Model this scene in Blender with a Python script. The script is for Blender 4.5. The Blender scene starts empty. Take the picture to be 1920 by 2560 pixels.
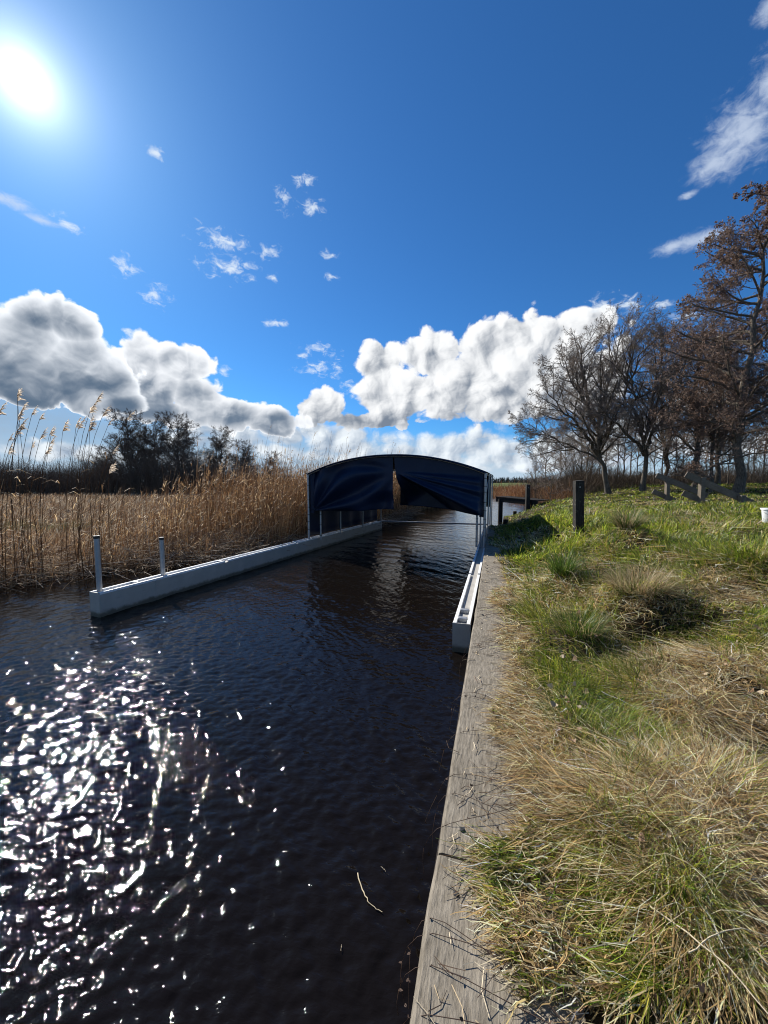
import bpy, math, random
import numpy as np
from mathutils import Vector, Matrix, Euler

# ------------------------------------------------------------------ camera, sky, sun, exposure
scene = bpy.context.scene
C = scene.collection
R = math.radians
YAW, PITCH, EYE = 16.1, 4.47, 1.9
cd = bpy.data.cameras.new('camera')
cd.sensor_fit = 'VERTICAL'; cd.sensor_height = 36.0; cd.lens = 13.5
cd.clip_start = 0.02; cd.clip_end = 6000
cam = bpy.data.objects.new('camera', cd); C.objects.link(cam)
cam.location = (0, 0, EYE); cam.rotation_euler = (R(90 - PITCH), 0, R(YAW))
scene.camera = cam
SUN_AZ, SUN_EL = -56.9, 36.05          # degrees; azimuth from +Y, positive towards +X
SDIR = Vector((math.sin(R(SUN_AZ)) * math.cos(R(SUN_EL)), math.cos(R(SUN_AZ)) * math.cos(R(SUN_EL)), math.sin(R(SUN_EL))))
sl = bpy.data.lights.new('sun', 'SUN'); sl.energy = 5.0; sl.angle = R(0.55); sl.color = (1.0, 0.95, 0.87)
so = bpy.data.objects.new('sun', sl); C.objects.link(so)
so.rotation_euler = (-SDIR).to_track_quat('-Z', 'Y').to_euler()
scene.view_settings.view_transform = 'Standard'
scene.view_settings.look = 'None'
scene.view_settings.exposure = 0.62
scene.view_settings.gamma = 1.0
scene.cycles.pixel_filter_type = 'BLACKMAN_HARRIS'; scene.cycles.filter_width = 1.05
scene.cycles.max_bounces = 6
scene.cycles.transparent_max_bounces = 8
scene.cycles.sample_clamp_indirect = 8
scene.cycles.caustics_reflective = False
scene.cycles.caustics_refractive = False

# tiny expression helper for node graphs
class X:
    nt = None
    def __init__(s, sock): s.s = sock
    @staticmethod
    def math(op, *a, clamp=False):
        n = X.nt.nodes.new('ShaderNodeMath'); n.operation = op; n.use_clamp = clamp
        for i, v in enumerate(a):
            if isinstance(v, X): X.nt.links.new(v.s, n.inputs[i])
            else: n.inputs[i].default_value = v
        return X(n.outputs[0])
    def __add__(a, b): return X.math('ADD', a, b)
    __radd__ = __add__
    def __sub__(a, b): return X.math('SUBTRACT', a, b)
    def __rsub__(a, b): return X.math('SUBTRACT', b, a)
    def __mul__(a, b): return X.math('MULTIPLY', a, b)
    __rmul__ = __mul__
    def __truediv__(a, b): return X.math('DIVIDE', a, b)
    def clamp(a): return X.math('ADD', a, 0.0, clamp=True)
def sstep(a, b, x):
    n = X.nt.nodes.new('ShaderNodeMapRange'); n.interpolation_type = 'SMOOTHSTEP'
    n.inputs['From Min'].default_value = a; n.inputs['From Max'].default_value = b
    X.nt.links.new(x.s, n.inputs['Value']); return X(n.outputs[0])
def xvec(x, y, z=0.0):
    n = X.nt.nodes.new('ShaderNodeCombineXYZ')
    for i, v in enumerate((x, y, z)):
        if isinstance(v, X): X.nt.links.new(v.s, n.inputs[i])
        else: n.inputs[i].default_value = v
    return X(n.outputs[0])
def vm(op, a, b=None, c=None, out=0):
    n = X.nt.nodes.new('ShaderNodeVectorMath'); n.operation = op
    for i, v in enumerate((a, b, c)):
        if v is None: continue
        if isinstance(v, X): X.nt.links.new(v.s, n.inputs[i])
        else: n.inputs[i].default_value = v
    return X(n.outputs[out])
def mixc(f, a, b):
    n = X.nt.nodes.new('ShaderNodeMix'); n.data_type = 'RGBA'
    for i, v in ((0, f), (6, a), (7, b)):
        if isinstance(v, X): X.nt.links.new(v.s, n.inputs[i])
        elif i == 0: n.inputs[i].default_value = v
        else: n.inputs[i].default_value = (*v, 1)
    return X(n.outputs[2])
def noise(v, scale, detail=5, rough=0.55, dist=0.0):
    n = X.nt.nodes.new('ShaderNodeTexNoise'); X.nt.links.new(v.s, n.inputs['Vector'])
    n.inputs['Scale'].default_value = scale; n.inputs['Detail'].default_value = detail
    n.inputs['Roughness'].default_value = rough; n.inputs['Distortion'].default_value = dist
    return X(n.outputs['Fac'])
def voro(v, scale, detail=3, rough=0.5):
    n = X.nt.nodes.new('ShaderNodeTexVoronoi'); n.feature = 'F1'; n.voronoi_dimensions = '2D'
    X.nt.links.new(v.s, n.inputs['Vector'])
    n.inputs['Scale'].default_value = scale; n.inputs['Detail'].default_value = detail
    n.inputs['Roughness'].default_value = rough
    return X(n.outputs['Distance'])

world = bpy.data.worlds.new('World'); scene.world = world; world.use_nodes = True
nt = world.node_tree; nt.nodes.clear(); X.nt = nt
sky = nt.nodes.new('ShaderNodeTexSky'); sky.sky_type = 'NISHITA'; sky.sun_disc = False
sky.sun_elevation = R(SUN_EL); sky.sun_rotation = R(SUN_AZ)
sky.altitude = 300; sky.air_density = 0.95; sky.dust_density = 0.25; sky.ozone_density = 3.0
tc = nt.nodes.new('ShaderNodeTexCoord')
D = X(tc.outputs['Generated'])
sp = nt.nodes.new('ShaderNodeSeparateXYZ'); nt.links.new(D.s, sp.inputs[0])
dx, dy, dz = (X(o) for o in sp.outputs)
az = X.math('ARCTAN2', dx, dy) * 57.29578
el = X.math('ARCSINE', dz) * 57.29578
P = xvec(az, el)
# cumulus groups: (azimuth, elevation, half width, half height) in degrees
GA = [(-58.4,14.8,5.2,5.2),(-62.1,12.4,6.2,6.6),(-54.6,17.2,3.6,2.8),(-54.2,12.4,6.2,5.4),(-57.5,17.0,4.0,2.6),(-66,13,8,5.6),(-57.5,9.6,9.5,3.9),(-51.2,11.2,3.6,3.0),(-50.0,9.2,3.4,2.2),(-80,10,9,6),(-98,9,10,5)]
GB = [(-47.6,14.2,3.0,3.9),(-43.4,14.9,4.2,2.7),(-46.6,11.4,4.6,3.8),(-41.5,10.8,5.0,3.2),(-37.0,9.3,5.5,2.8),(-32.0,8.2,5.2,2.6),(-46,8.8,8,2.2)]
GC = [(0,12.5,12,4.8),(8,13.5,9,5.5),(6,17,9,3.5),(-25.4,10.8,3.9,3.0),(-16.4,16.4,3.9,3.6),(-14.6,12.3,6.0,4.6),(-9.0,17.4,5.0,3.6),(-3.5,13.6,10.5,5.5),(0.2,18.0,6.9,4.0),(4.4,18.6,7.2,3.4),(9.8,19.0,5.6,2.4),(4.0,11.7,9.5,3.4),(-17.9,8.6,8.75,1.9),
      (60,14,14,6),(80,11,14,5),(130,12,20,6),(-140,13,20,6)]
GD = [(-23.2,5.5,6.37,1.5),(-13.7,4.4,6.47,1.7),(-6.2,5.5,7.97,2.0),(2.2,4.7,6.38,1.5),(4.9,2.2,8.7,1.1),(-6.1,2.0,8,0.93),(-19.7,2.4,8.05,1.1),(-32.2,4.6,4.9,1.1),
      (10.7,5.0,5.64,2.0),(17.2,7.1,6.17,1.9),(22.8,9.2,4.62,1.75),(-54.9,3.4,9.2,1.3),(-68,3.5,9,1.4),(-42,3.0,6,1.2),(24,4,9,1.5),(40,5,10,2)]
GW = [(-38.0,29.0,2.69,1.08),(-37.3,26.5,3.07,1.06),(-31.6,28.7,1.79,0.64),(-26.9,35.7,1.19,0.75),(-29.9,33.8,0.96,1.0),(-26.1,33.5,1.64,0.73),(-49.0,24.2,1.29,0.92),(-45.8,22.0,1.3,1.25),(-31.0,21.0,1.4,0.42),
      (-25.3,18.4,2.37,0.7),(-24.8,15.8,2.73,1.04),(-27.8,17.3,0.78,0.5),(-21.3,13.6,1.04,0.75),(-54.0,26.6,1.1,0.6),(-45.1,35.0,0.8,0.5),(-23.7,29.2,1.01,0.41),(-23.5,26.9,1.01,0.43),(-31.7,26.0,0.85,0.43),(-38.2,14.7,0.9,0.69),
      (12.4,21.3,1.5,0.94),(15.1,20.6,2.15,0.85),(21.3,18.3,1.45,0.56),(18.4,19.9,1.17,0.49)]
GR = [(24.9,32.4,4.0,3.3),(22.9,31.1,2.9,1.9),(27.2,35.0,2.6,2.6),(21.6,25.3,3.5,1.0),(19.4,25.3,2.3,0.8),(26.4,39.5,1.5,1.1),(20.7,29.4,1.08,0.39),(-58.9,26.9,2.6,0.75),(-56.1,26.2,2.0,0.5)]
def field(lst, PP):
    m = None
    for a, e, ra, re in lst:
        q = vm('MULTIPLY_ADD', PP, (1 / ra, 1 / re, 0), (-a / ra, -e / re, 0))
        l = vm('LENGTH', q, out=1)
        m = l if m is None else X.math('MINIMUM', m, l)
    return 1.0 - m
toS = vm('NORMALIZE', vm('SUBTRACT', (SUN_AZ, SUN_EL, 0), P))
wrp = X.nt.nodes.new('ShaderNodeTexNoise'); wrp.inputs['Scale'].default_value = 0.20; wrp.inputs['Detail'].default_value = 3
X.nt.links.new(P.s, wrp.inputs['Vector'])
WV = vm('MULTIPLY', vm('SUBTRACT', X(wrp.outputs['Color']), (.5, .5, .5)), (3.4, 2.8, 0))
def puff(off, oct_):
    Q = vm('ADD', P, WV)
    if off: Q = vm('ADD', Q, vm('MULTIPLY', toS, (off, off, 0)))
    t = (1.0 - voro(Q, 0.25, oct_, 0.42) * 1.15) * 0.60
    return t + noise(vm('MULTIPLY', Q, (1, 1.2, 0)), 0.5, oct_ * 2.4, 0.64) * 0.40
T0 = puff(0, 4.2)
lit = (puff(0, 0.6) - puff(1.3, 0.6)) * 0.85 + (T0 - puff(0.28, 4.2)) * 0.8
rgh = noise(P, 0.16, 4, 0.5)
TW = noise(vm('MULTIPLY', P, (0.8, 1.25, 0)), 0.9, 7, 0.62, 0.5)
hor = sstep(0.0, 30.0, el)
skyc = vm('MULTIPLY', X(sky.outputs[0]), (0.24, 0.60, 0.93))
# bright air round the sun
cosang = vm('DOT_PRODUCT', D, tuple(SDIR), out=1)
ang = X.math('ARCCOSINE', X.math('MINIMUM', cosang, 1.0)) * 57.29578
disc = 1.0 - sstep(0.3, 1.2, ang)
glow = X.math('EXPONENT', ang * -0.62) * 15.0 + X.math('EXPONENT', ang * -0.24) * 2.0 + X.math('EXPONENT', ang * -0.085) * 0.55
def gcol(gl): 
    return vm('MULTIPLY', xvec(gl, gl, gl), (0.95, 0.97, 1.0))
col = vm('ADD', skyc, gcol(glow + disc * 14.0))
def cumulus(col, G, amp, base, grey, white, kthin, klit, kdeep, bias, top=None, soft=0.10, gap=0.45, kT=0.7):
    rho = field(G, P) + (T0 - gap) * amp
    if base is not None:
        rho = rho - (1.0 - sstep(base - 0.9, base + 1.3, el + (rgh - 0.5) * 3.0 + (T0 - 0.5) * 3.0)) * 0.9
    a = sstep(0.0, soft, rho)
    deep = sstep(0.05, 0.9, rho)
    b = X.math('EXPONENT', rho * -5.0) * kthin + lit * klit - deep * kdeep + bias + (rgh - 0.5) * 0.5 + (T0 - 0.5) * kT
    if top is not None: b = b + (sstep(top[0], top[1], el) - 0.5) * top[2]
    c = mixc(sstep(-0.45, 1.15, b), grey, white)
    return mixc(a, col, c), a
S = 10.0
def s3(*c): return tuple(v * S for v in c)
GD += [(-29,7.0,9,3.2),(-21,6.8,7,2.6),(-38,6.5,8,3.2),(-22,5.2,14,3.6),(-4,5.0,12,3.6),(10,5.0,12,3.2),(-38,5.5,10,3.0),(-10,3.4,14,1.6),(3,3.2,10,1.5),(-26,4.0,9,1.5),(13,3.0,9,1.5)]
# far strata first, then the nearer heaps
veil = sstep(11.0, 4.0, el + (rgh - 0.5) * 5.0 + (az + 35.0) * 0.12) * (0.75 + TW * 0.3)
col = mixc(veil.clamp(), col, s3(.25,.35,.47))
col = mixc(sstep(6.5, 0.5, el + (rgh - 0.5) * 4.0) * 0.75, col, s3(.42,.52,.62))
col, _ = cumulus(col, GD, 1.25, None, s3(.23,.30,.40), s3(.70,.75,.79), 0.25, 1.5, 0.15, 0.62, soft=0.60, gap=0.36)
col, _ = cumulus(col, GC, 0.85, 6.7, s3(.15,.185,.24), s3(.76,.77,.78), 0.35, 1.7, 0.26, 0.58, (7.0, 14.0, 0.75), soft=0.17, gap=0.36)
col, _ = cumulus(col, GB, 0.80, 5.6, s3(.11,.155,.22), s3(.80,.82,.85), 1.15, 1.2, 0.28, 0.38, (7, 16, 0.5), kT=0.35, soft=0.15, gap=0.38)
col, _ = cumulus(col, GA, 0.65, 6.8, s3(.085,.128,.190), s3(.86,.89,.93), 1.15, 1.0, 0.34, 0.24, (8, 19, 0.35), kT=0.1, soft=0.14, gap=0.38)
rw = field(GW, vm('ADD', P, vm('MULTIPLY', WV, (.22, .22, 0)))) * 0.62 + (TW - 0.50) * 3.4
col = mixc(sstep(-0.12, 1.05, rw) * 0.85, col, s3(.62,.69,.76))
rr = field(GR, P) * 0.9 + (TW - 0.50) * 1.5
col = mixc(sstep(-0.05, 1.0, rr) * 0.70, col, s3(.52,.59,.70))
bg = nt.nodes.new('ShaderNodeBackground'); bg.inputs['Strength'].default_value = 0.086
nt.links.new(col.s, bg.inputs['Color'])
wo = nt.nodes.new('ShaderNodeOutputWorld'); nt.links.new(bg.outputs[0], wo.inputs[0])
world.cycles.sampling_method = 'MANUAL'; world.cycles.sample_map_resolution = 1024

# ------------------------------------------------------------------ helpers
rng = np.random.default_rng(7); random.seed(7)
def hash2(ix, iy, seed):
    h = (ix.astype(np.int64) * 374761393 + iy.astype(np.int64) * 668265263 + seed * 974634777) & 0xffffffff
    h = ((h ^ (h >> 13)) * 1274126177) & 0xffffffff
    return ((h ^ (h >> 16)) & 0xffff) / 65535.0
def vn(x, y, seed=0):
    x = np.asarray(x, float); y = np.asarray(y, float)
    ix = np.floor(x); iy = np.floor(y); fx = x - ix; fy = y - iy
    fx = fx * fx * (3 - 2 * fx); fy = fy * fy * (3 - 2 * fy)
    a = hash2(ix, iy, seed); b = hash2(ix + 1, iy, seed); c = hash2(ix, iy + 1, seed); d = hash2(ix + 1, iy + 1, seed)
    return (a * (1 - fx) + b * fx) * (1 - fy) + (c * (1 - fx) + d * fx) * fy
def fbm(x, y, seed=0, o=4):
    s = 0; a = 0.5
    for i in range(o): s = s + a * vn(x * 2 ** i, y * 2 ** i, seed + i); a *= 0.5
    return s / (1 - 0.5 ** o)
def ss(a, b, x):
    t = np.clip((np.asarray(x, float) - a) / (b - a), 0, 1); return t * t * (3 - 2 * t)

def tag(o, label=None, cat=None, group=None, kind=None):
    if label: o['label'] = label
    if cat: o['category'] = cat
    if group: o['group'] = group
    if kind: o['kind'] = kind
    return o
def link(o, parent=None):
    C.objects.link(o)
    if parent is not None: o.parent = parent
    return o
def empty(name, loc=(0, 0, 0), rz=0):
    o = bpy.data.objects.new(name, None); o.location = loc; o.rotation_euler = (0, 0, rz); o.empty_display_size = 0.2
    return link(o)
def npmesh(name, V, F, mat, col=None, smooth=False):
    V = np.asarray(V, np.float32).reshape(-1, 3); F = np.asarray(F, np.int32)
    k = F.shape[1]
    me = bpy.data.meshes.new(name)
    me.vertices.add(len(V)); me.vertices.foreach_set('co', V.ravel())
    me.loops.add(F.size); me.loops.foreach_set('vertex_index', F.ravel())
    me.polygons.add(len(F)); me.polygons.foreach_set('loop_start', np.arange(0, F.size, k, dtype=np.int32))
    me.polygons.foreach_set('use_smooth', np.full(len(F), smooth))
    me.update(calc_edges=True)
    if col is not None:
        a = me.color_attributes.new('tint', 'FLOAT_COLOR', 'POINT')
        a.data.foreach_set('color', np.concatenate([col, np.ones((len(col), 1))], 1).astype(np.float32).ravel())
    if mat: me.materials.append(mat)
    return me
def npobj(name, V, F, mat, parent=None, col=None, smooth=False):
    return link(bpy.data.objects.new(name, npmesh(name, V, F, mat, col, smooth)), parent)
def ribbons(Pp, W, side):
    """Pp (M,K,3) centre lines, W (M,K) half widths, side (M,3) or (M,K,3)"""
    M, K, _ = Pp.shape
    if side.ndim == 2: side = side[:, None, :]
    V = np.stack([Pp - side * W[..., None], Pp + side * W[..., None]], 2)       # M,K,2,3
    b = (np.arange(M) * K * 2)[:, None] + (np.arange(K - 1) * 2)[None]
    F = np.stack([b, b + 1, b + 3, b + 2], -1).reshape(-1, 4)
    return V.reshape(-1, 3), F
def tubes(Pp, Rr, S=3):
    M, K, _ = Pp.shape
    T = np.gradient(Pp, axis=1); T /= np.linalg.norm(T, axis=2, keepdims=True) + 1e-9
    ref = np.where(np.abs(T[..., 2:3]) > 0.9, np.array([1., 0, 0]), np.array([0, 0, 1.]))
    U = np.cross(T, ref); U /= np.linalg.norm(U, axis=2, keepdims=True) + 1e-9
    W = np.cross(T, U)
    an = np.arange(S) * 2 * np.pi / S
    V = Pp[:, :, None] + Rr[:, :, None, None] * (U[:, :, None] * np.cos(an)[None, None, :, None] + W[:, :, None] * np.sin(an)[None, None, :, None])
    b = (np.arange(M) * K * S)[:, None, None] + (np.arange(K - 1) * S)[None, :, None]
    j = np.arange(S); j2 = (j + 1) % S
    F = np.stack([b + j, b + j2, b + j2 + S, b + j + S], -1).reshape(-1, 4)
    return V.reshape(-1, 3), F
class MB:
    def __init__(s): s.V = []; s.F = []; s.n = 0
    def add(s, V, F):
        s.V.append(np.asarray(V, float)); s.F += [tuple(i + s.n for i in f) for f in F]; s.n += len(V)
    def box(s, x0, x1, y0, y1, z0, z1, M=None):
        V = np.array([(x, y, z) for x in (x0, x1) for y in (y0, y1) for z in (z0, z1)], float)
        if M is not None: V = np.array([tuple(M @ Vector(v)) for v in V])
        s.add(V, [(0, 1, 3, 2), (4, 6, 7, 5), (0, 4, 5, 1), (2, 3, 7, 6), (0, 2, 6, 4), (1, 5, 7, 3)])
    def beam(s, a, b, w, h, up=(0, 0, 1)):
        a = Vector(a); b = Vector(b); t = (b - a).normalized()
        if abs(t.z) > .9: up = (0, 1, 0)
        u = t.cross(Vector(up)).normalized(); v = u.cross(t)
        V = [tuple(p + u * i * w / 2 + v * j * h / 2) for p in (a, b) for i in (-1, 1) for j in (-1, 1)]
        s.add(V, [(0, 1, 3, 2), (4, 6, 7, 5), (0, 4, 5, 1), (2, 3, 7, 6), (0, 2, 6, 4), (1, 5, 7, 3)])
    def tube(s, pts, r, S=10, cap=True):
        P_ = np.asarray(pts, float)[None]; rr = np.full((1, P_.shape[1]), r) if np.isscalar(r) else np.asarray(r, float)[None]
        V, F = tubes(P_, rr, S); F = [tuple(f) for f in F.tolist()]
        if cap: n = len(V); F += [tuple(range(S))[::-1], tuple(range(n - S, n))]
        s.add(V, F)
    def build(s, name, mat, parent=None, bevel=0, smooth=False):
        me = bpy.data.meshes.new(name)
        me.from_pydata([tuple(v) for v in np.concatenate(s.V)], [], s.F)
        if mat: me.materials.append(mat)
        if smooth: me.polygons.foreach_set('use_smooth', np.ones(len(me.polygons), bool))
        o = link(bpy.data.objects.new(name, me), parent)
        if bevel:
            m = o.modifiers.new('bevel', 'BEVEL'); m.width = bevel; m.segments = 2; m.limit_method = 'ANGLE'; m.angle_limit = R(50)
        if smooth:
            try: me.set_sharp_from_angle(angle=R(40))
            except Exception: pass
        return o

def newmat(name, rough=0.8, metallic=0.0, base=(0.5, 0.5, 0.5)):
    m = bpy.data.materials.new(name); m.use_nodes = True
    X.nt = m.node_tree; b = m.node_tree.nodes['Principled BSDF']
    b.inputs['Base Color'].default_value = (*base, 1); b.inputs['Roughness'].default_value = rough; b.inputs['Metallic'].default_value = metallic
    return m, b
def objco():
    n = X.nt.nodes.new('ShaderNodeTexCoord'); return X(n.outputs['Object'])
def poscoord():
    n = X.nt.nodes.new('ShaderNodeNewGeometry'); return X(n.outputs['Position'])
def bump(b, h, strength=0.5, dist=0.01):
    n = X.nt.nodes.new('ShaderNodeBump'); n.inputs['Strength'].default_value = strength; n.inputs['Distance'].default_value = dist
    X.nt.links.new(h.s, n.inputs['Height']); X.nt.links.new(n.outputs[0], b.inputs['Normal'])
def setc(b, c): X.nt.links.new(c.s, b.inputs['Base Color'])
def leafmat(name, trans=0.45, mul=(1, 1, 1), rough=0.55, spec=0.3):
    """thin plant matter: tint per blade, light passes through"""
    m, b = newmat(name, rough)
    a = X.nt.nodes.new('ShaderNodeAttribute'); a.attribute_name = 'tint'
    c = vm('MULTIPLY', X(a.outputs['Color']), mul)
    setc(b, c); b.inputs['Specular IOR Level'].default_value = spec
    t = X.nt.nodes.new('ShaderNodeBsdfTranslucent'); X.nt.links.new(c.s, t.inputs[0])
    mx = X.nt.nodes.new('ShaderNodeMixShader'); mx.inputs[0].default_value = trans
    X.nt.links.new(b.outputs[0], mx.inputs[1]); X.nt.links.new(t.outputs[0], mx.inputs[2])
    X.nt.links.new(mx.outputs[0], X.nt.nodes['Material Output'].inputs[0])
    return m

def weathered(name, c1, c2, scale=(6, 1, 6), rough=0.85, bs=0.5, spots=None):
    m, b = newmat(name, rough)
    o = objco(); v = vm('MULTIPLY', o, scale)
    n1 = noise(v, 7.0, 6, 0.65); n2 = noise(o, 3.0, 4, 0.6)
    c = mixc(sstep(0.3, 0.72, n1 * 0.65 + n2 * 0.35), c1, c2)
    if spots:
        c = mixc(sstep(0.60, 0.70, noise(o, 19.0, 5, 0.7)), c, spots)
    setc(b, c); bump(b, n1, bs, 0.006); b.inputs['Specular IOR Level'].default_value = 0.25
    return m
M_cap = weathered('grey_hardwood', (.115,.098,.072), (.31,.27,.21), (13, 2.2, 13), 0.88, 1.0)
M_sheet = weathered('dark_wet_wood', (.012,.009,.007), (.05,.038,.028), (8, 8, 1), 0.6, 0.6)
M_post = weathered('dark_post_wood', (.012,.011,.010), (.05,.045,.038), (6, 6, 1), 0.9, 0.9, (.16,.16,.13))
M_jetty = weathered('jetty_wood', (.01,.008,.007), (.045,.038,.03), (2, 8, 8), 0.8, 0.6)
M_rail = weathered('railing_wood', (.10,.082,.06), (.24,.20,.155), (1.2, 8, 8), 0.85, 0.5)
def metal(name, c, rough, met, nscale=6):
    m, b = newmat(name, rough, met, c)
    n = noise(objco(), nscale, 6, 0.6)
    setc(b, mixc(n, tuple(v * .72 for v in c), tuple(min(1, v * 1.2) for v in c)))
    X.nt.links.new((n * 0.35 + (rough - 0.12)).s, b.inputs['Roughness'])
    return m
M_alu = metal('brushed_aluminium', (.42,.395,.35), .55, .1)
M_alu.node_tree
X.nt = M_alu.node_tree
_b = X.nt.nodes['Principled BSDF']; _src = X(_b.inputs['Base Color'].links[0].from_socket)
_p = poscoord(); _s = X.nt.nodes.new('ShaderNodeSeparateXYZ'); X.nt.links.new(_p.s, _s.inputs[0])
_al = sstep(.095, .03, X(_s.outputs[2]) + (noise(_p, 9.0, 5, .65) - .5) * .10)
_sc = sstep(.60, .70, noise(vm('MULTIPLY', _p, (3, 1, 9)), 3.0, 5, .7)) * .45
setc(_b, mixc(_al * .85, mixc(_sc, _src, (.22, .20, .165)), (.055, .055, .032)))
M_rim = metal('sunlit_aluminium', (.80,.81,.80), .5, .0)  # aluminium again, paler: sun on the rail tops put into the base colour
M_galv = metal('galvanised_tube', (.40,.41,.42), .4, .6, 20)
M_black = metal('black_plastic', (.015,.015,.016), .45, 0)
M_white = metal('white_plastic', (.78,.8,.8), .4, 0)
def tarp():
    m, b = newmat('navy_tarpaulin', 0.5)
    o = objco(); n = noise(o, 1.6, 5, 0.6)
    setc(b, mixc(n, (.0022,.007,.022), (.006,.022,.062)))
    w = noise(vm('MULTIPLY', o, (1, 1, 1)), 9.0, 4, 0.5); bump(b, w, 0.35, 0.02)
    b.inputs['Specular IOR Level'].default_value = 0.3
    return m
M_tarp = tarp()
M_rope = weathered('dark_cord', (.015,.015,.018), (.04,.04,.045), (1, 1, 1), .8, .3)
M_bark = weathered('bark', (.05,.042,.033), (.22,.19,.15), (5, 5, 1), .95, 1.0)
M_barkfar = weathered('shaded_bark', (.018,.014,.011), (.06,.048,.038), (5, 5, 1), .95, .6)
M_twig = leafmat('twig_and_catkin', 0.35, rough=.8, spec=.2)
M_blade = leafmat('grass_blade', 0.48, rough=.42, spec=.45)
M_reed = leafmat('reed_straw', 0.35, rough=.65, spec=.15)
M_plume = leafmat('reed_plume', 0.65, rough=.7, spec=.2)
M_thicket = leafmat('thicket_twig', 0.05, rough=.9, spec=.1)
M_stem = leafmat('dead_stem', 0.05, rough=.7, spec=.3)

# ------------------------------------------------------------------ terrain
def xright(v):      # right shore of the canal
    v = np.asarray(v, float)
    return 0.18 + 0.25 * ss(13, 16, v) + 2.6 * ss(19, 26, v) - 2.2 * ss(33, 46, v) - 9.0 * ss(52, 70, v) + 0.12 * (fbm(v * .5, v * 0, 5) - .5) * ss(12, 18, v)
def xleft(v):
    v = np.asarray(v, float)
    x = np.interp(v, [-40, 0, 3.5, 4.5, 6, 8, 10, 15, 22, 45, 60, 80], [-16, -11.5, -9.2, -8.4, -7.3, -6.35, -5.75, -5.1, -5.0, -4.2, -5, -9])
    return x + (fbm(v * .9, v * 0 + 3, 9) - .5) * 0.7
def tussocks(x, v):
    z = 0
    for cx, cv, r, h in TUS: z = z + h * np.exp(-(((x - cx) / r) ** 2 + ((v - cv) / (r * 1.1)) ** 2))
    return z
TUS = [(2.0, 6.8, .38, .22), (0.86, 5.3, .28, .20), (0.72, 3.7, .30, .13), (1.42, 4.35, .34, .2), (1.0, 3.55, .35, -.10), (1.45, 3.75, .34, -.30), (0.42, 2.4, .28, .10), (2.9, 5.1, .5, .14), (0.75, 1.75, .35, .08),
       (1.45, 2.35, .32, -.16), (1.3, 1.45, .28, -.14), (3.6, 7.4, .5, .12), (2.3, 3.3, .45, .10), (1.0, 7.2, .4, .08), (0.62, 1.1, .22, .07), (2.2, 2.2, .4, .06), (3.4, 3.6, .5, -.08), (1.0, 10.0, .4, .1)]
def ground(x, v):
    x = np.asarray(x, float); v = np.asarray(v, float)
    xr = xright(v); xl = xleft(v)
    A = 0.16 + 0.40 * ss(1.5, 7.5, v)
    e = x - xr
    rise = A * ss(0.1, 2.0, e) + 0.035 * np.clip(e - 2, 0, 12) + 0.45 * ss(16, 32, v) * ss(2.5, 7, e)
    rise = rise - 0.05 * ss(13, 17, v) * (1 - ss(0.3, 3.0, e)) - .5 * ss(18, 21, v) * (1 - ss(0.3, 3.0, e))
    zr = 0.435 + rise + 0.17 * (fbm(x * 1.1, v * 1.1, 11) - .5) * ss(.1, .6, e) + 0.15 * (fbm(x * 3.3, v * 3.3, 17, 3) - .5) * ss(.05, .5, e) + tussocks(x, v) * ss(.02, .3, e)
    zr = np.minimum(zr, 1.72 + 0.04 * fbm(x * .2, v * .2, 3))
    zl = 0.10 + 0.10 * (fbm(x * .8, v * .8, 21) - .5)
    wr = ss(-0.03, 0.04, e + 0.0) if False else ss(-0.06, 0.02, e)
    farw = ss(17.5, 21, v)
    wr = wr * (1 - farw) + ss(-.3, .9, e) * farw
    wl = ss(0.3, -0.5, x - xl)if False else 1 - ss(-0.5, 0.35, x - xl)
    z = -0.7 + (zr + 0.7) * wr
    z = np.maximum(z, -0.7 + (zl + 0.7) * wl)
    far = ss(75, 100, v)
    return z * (1 - far) + far * (np.where(x > xr, 0.9, 0.35) * 1.0)
def axis(pts):
    out = []
    for a, b, n in pts: out += list(np.linspace(a, b, n, endpoint=False))
    return np.array(out + [pts[-1][1]])
gx = axis([(-3000, -400, 8), (-400, -80, 16), (-80, -20, 40), (-20, -4, 64), (-4, 0.0, 12), (0.0, 0.4, 20), (0.4, 5, 100), (5, 16, 80), (16, 80, 40), (80, 400, 16), (400, 3000, 8)])
gv = axis([(-800, -60, 8), (-60, -4, 20), (-4, 0, 20), (0, 9, 180), (9, 22, 130), (22, 60, 76), (60, 120, 30), (120, 600, 20), (600, 4000, 12)])
GX, GV = np.meshgrid(gx, gv)
GZ = ground(GX, GV)
nX, nV = len(gx), len(gv)
idx = np.arange(nX * nV).reshape(nV, nX)
F = np.stack([idx[:-1, :-1], idx[:-1, 1:], idx[1:, 1:], idx[1:, :-1]], -1).reshape(-1, 4)
def groundmat():
    m, b = newmat('soil_and_thatch', 0.95)
    p = poscoord(); s_ = X.nt.nodes.new('ShaderNodeSeparateXYZ'); X.nt.links.new(p.s, s_.inputs[0])
    px, py = X(s_.outputs[0]), X(s_.outputs[1])
    n1 = noise(p, 2.2, 6, 0.65); n2 = noise(p, 30, 4, 0.7); n3 = noise(p, .35, 4, .6)
    bank = mixc(sstep(.35, .65, n1), (.030,.032,.012), (.075,.055,.03))
    bank = mixc(sstep(.3, .8, n2), (.03,.024,.014), bank)
    marsh = mixc(sstep(.35, .7, n2), (.035,.022,.012), (.11,.072,.038))
    field_ = mixc(n3, (.075,.115,.03), (.13,.15,.05))
    c = mixc(sstep(-2, 0, px), marsh, bank)
    c = mixc(sstep(45, 75, py) * sstep(-30, 0, px), c, field_)
    setc(b, c); bump(b, n2 + n1, .8, .03); b.inputs['Specular IOR Level'].default_value = .1
    return m
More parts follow.
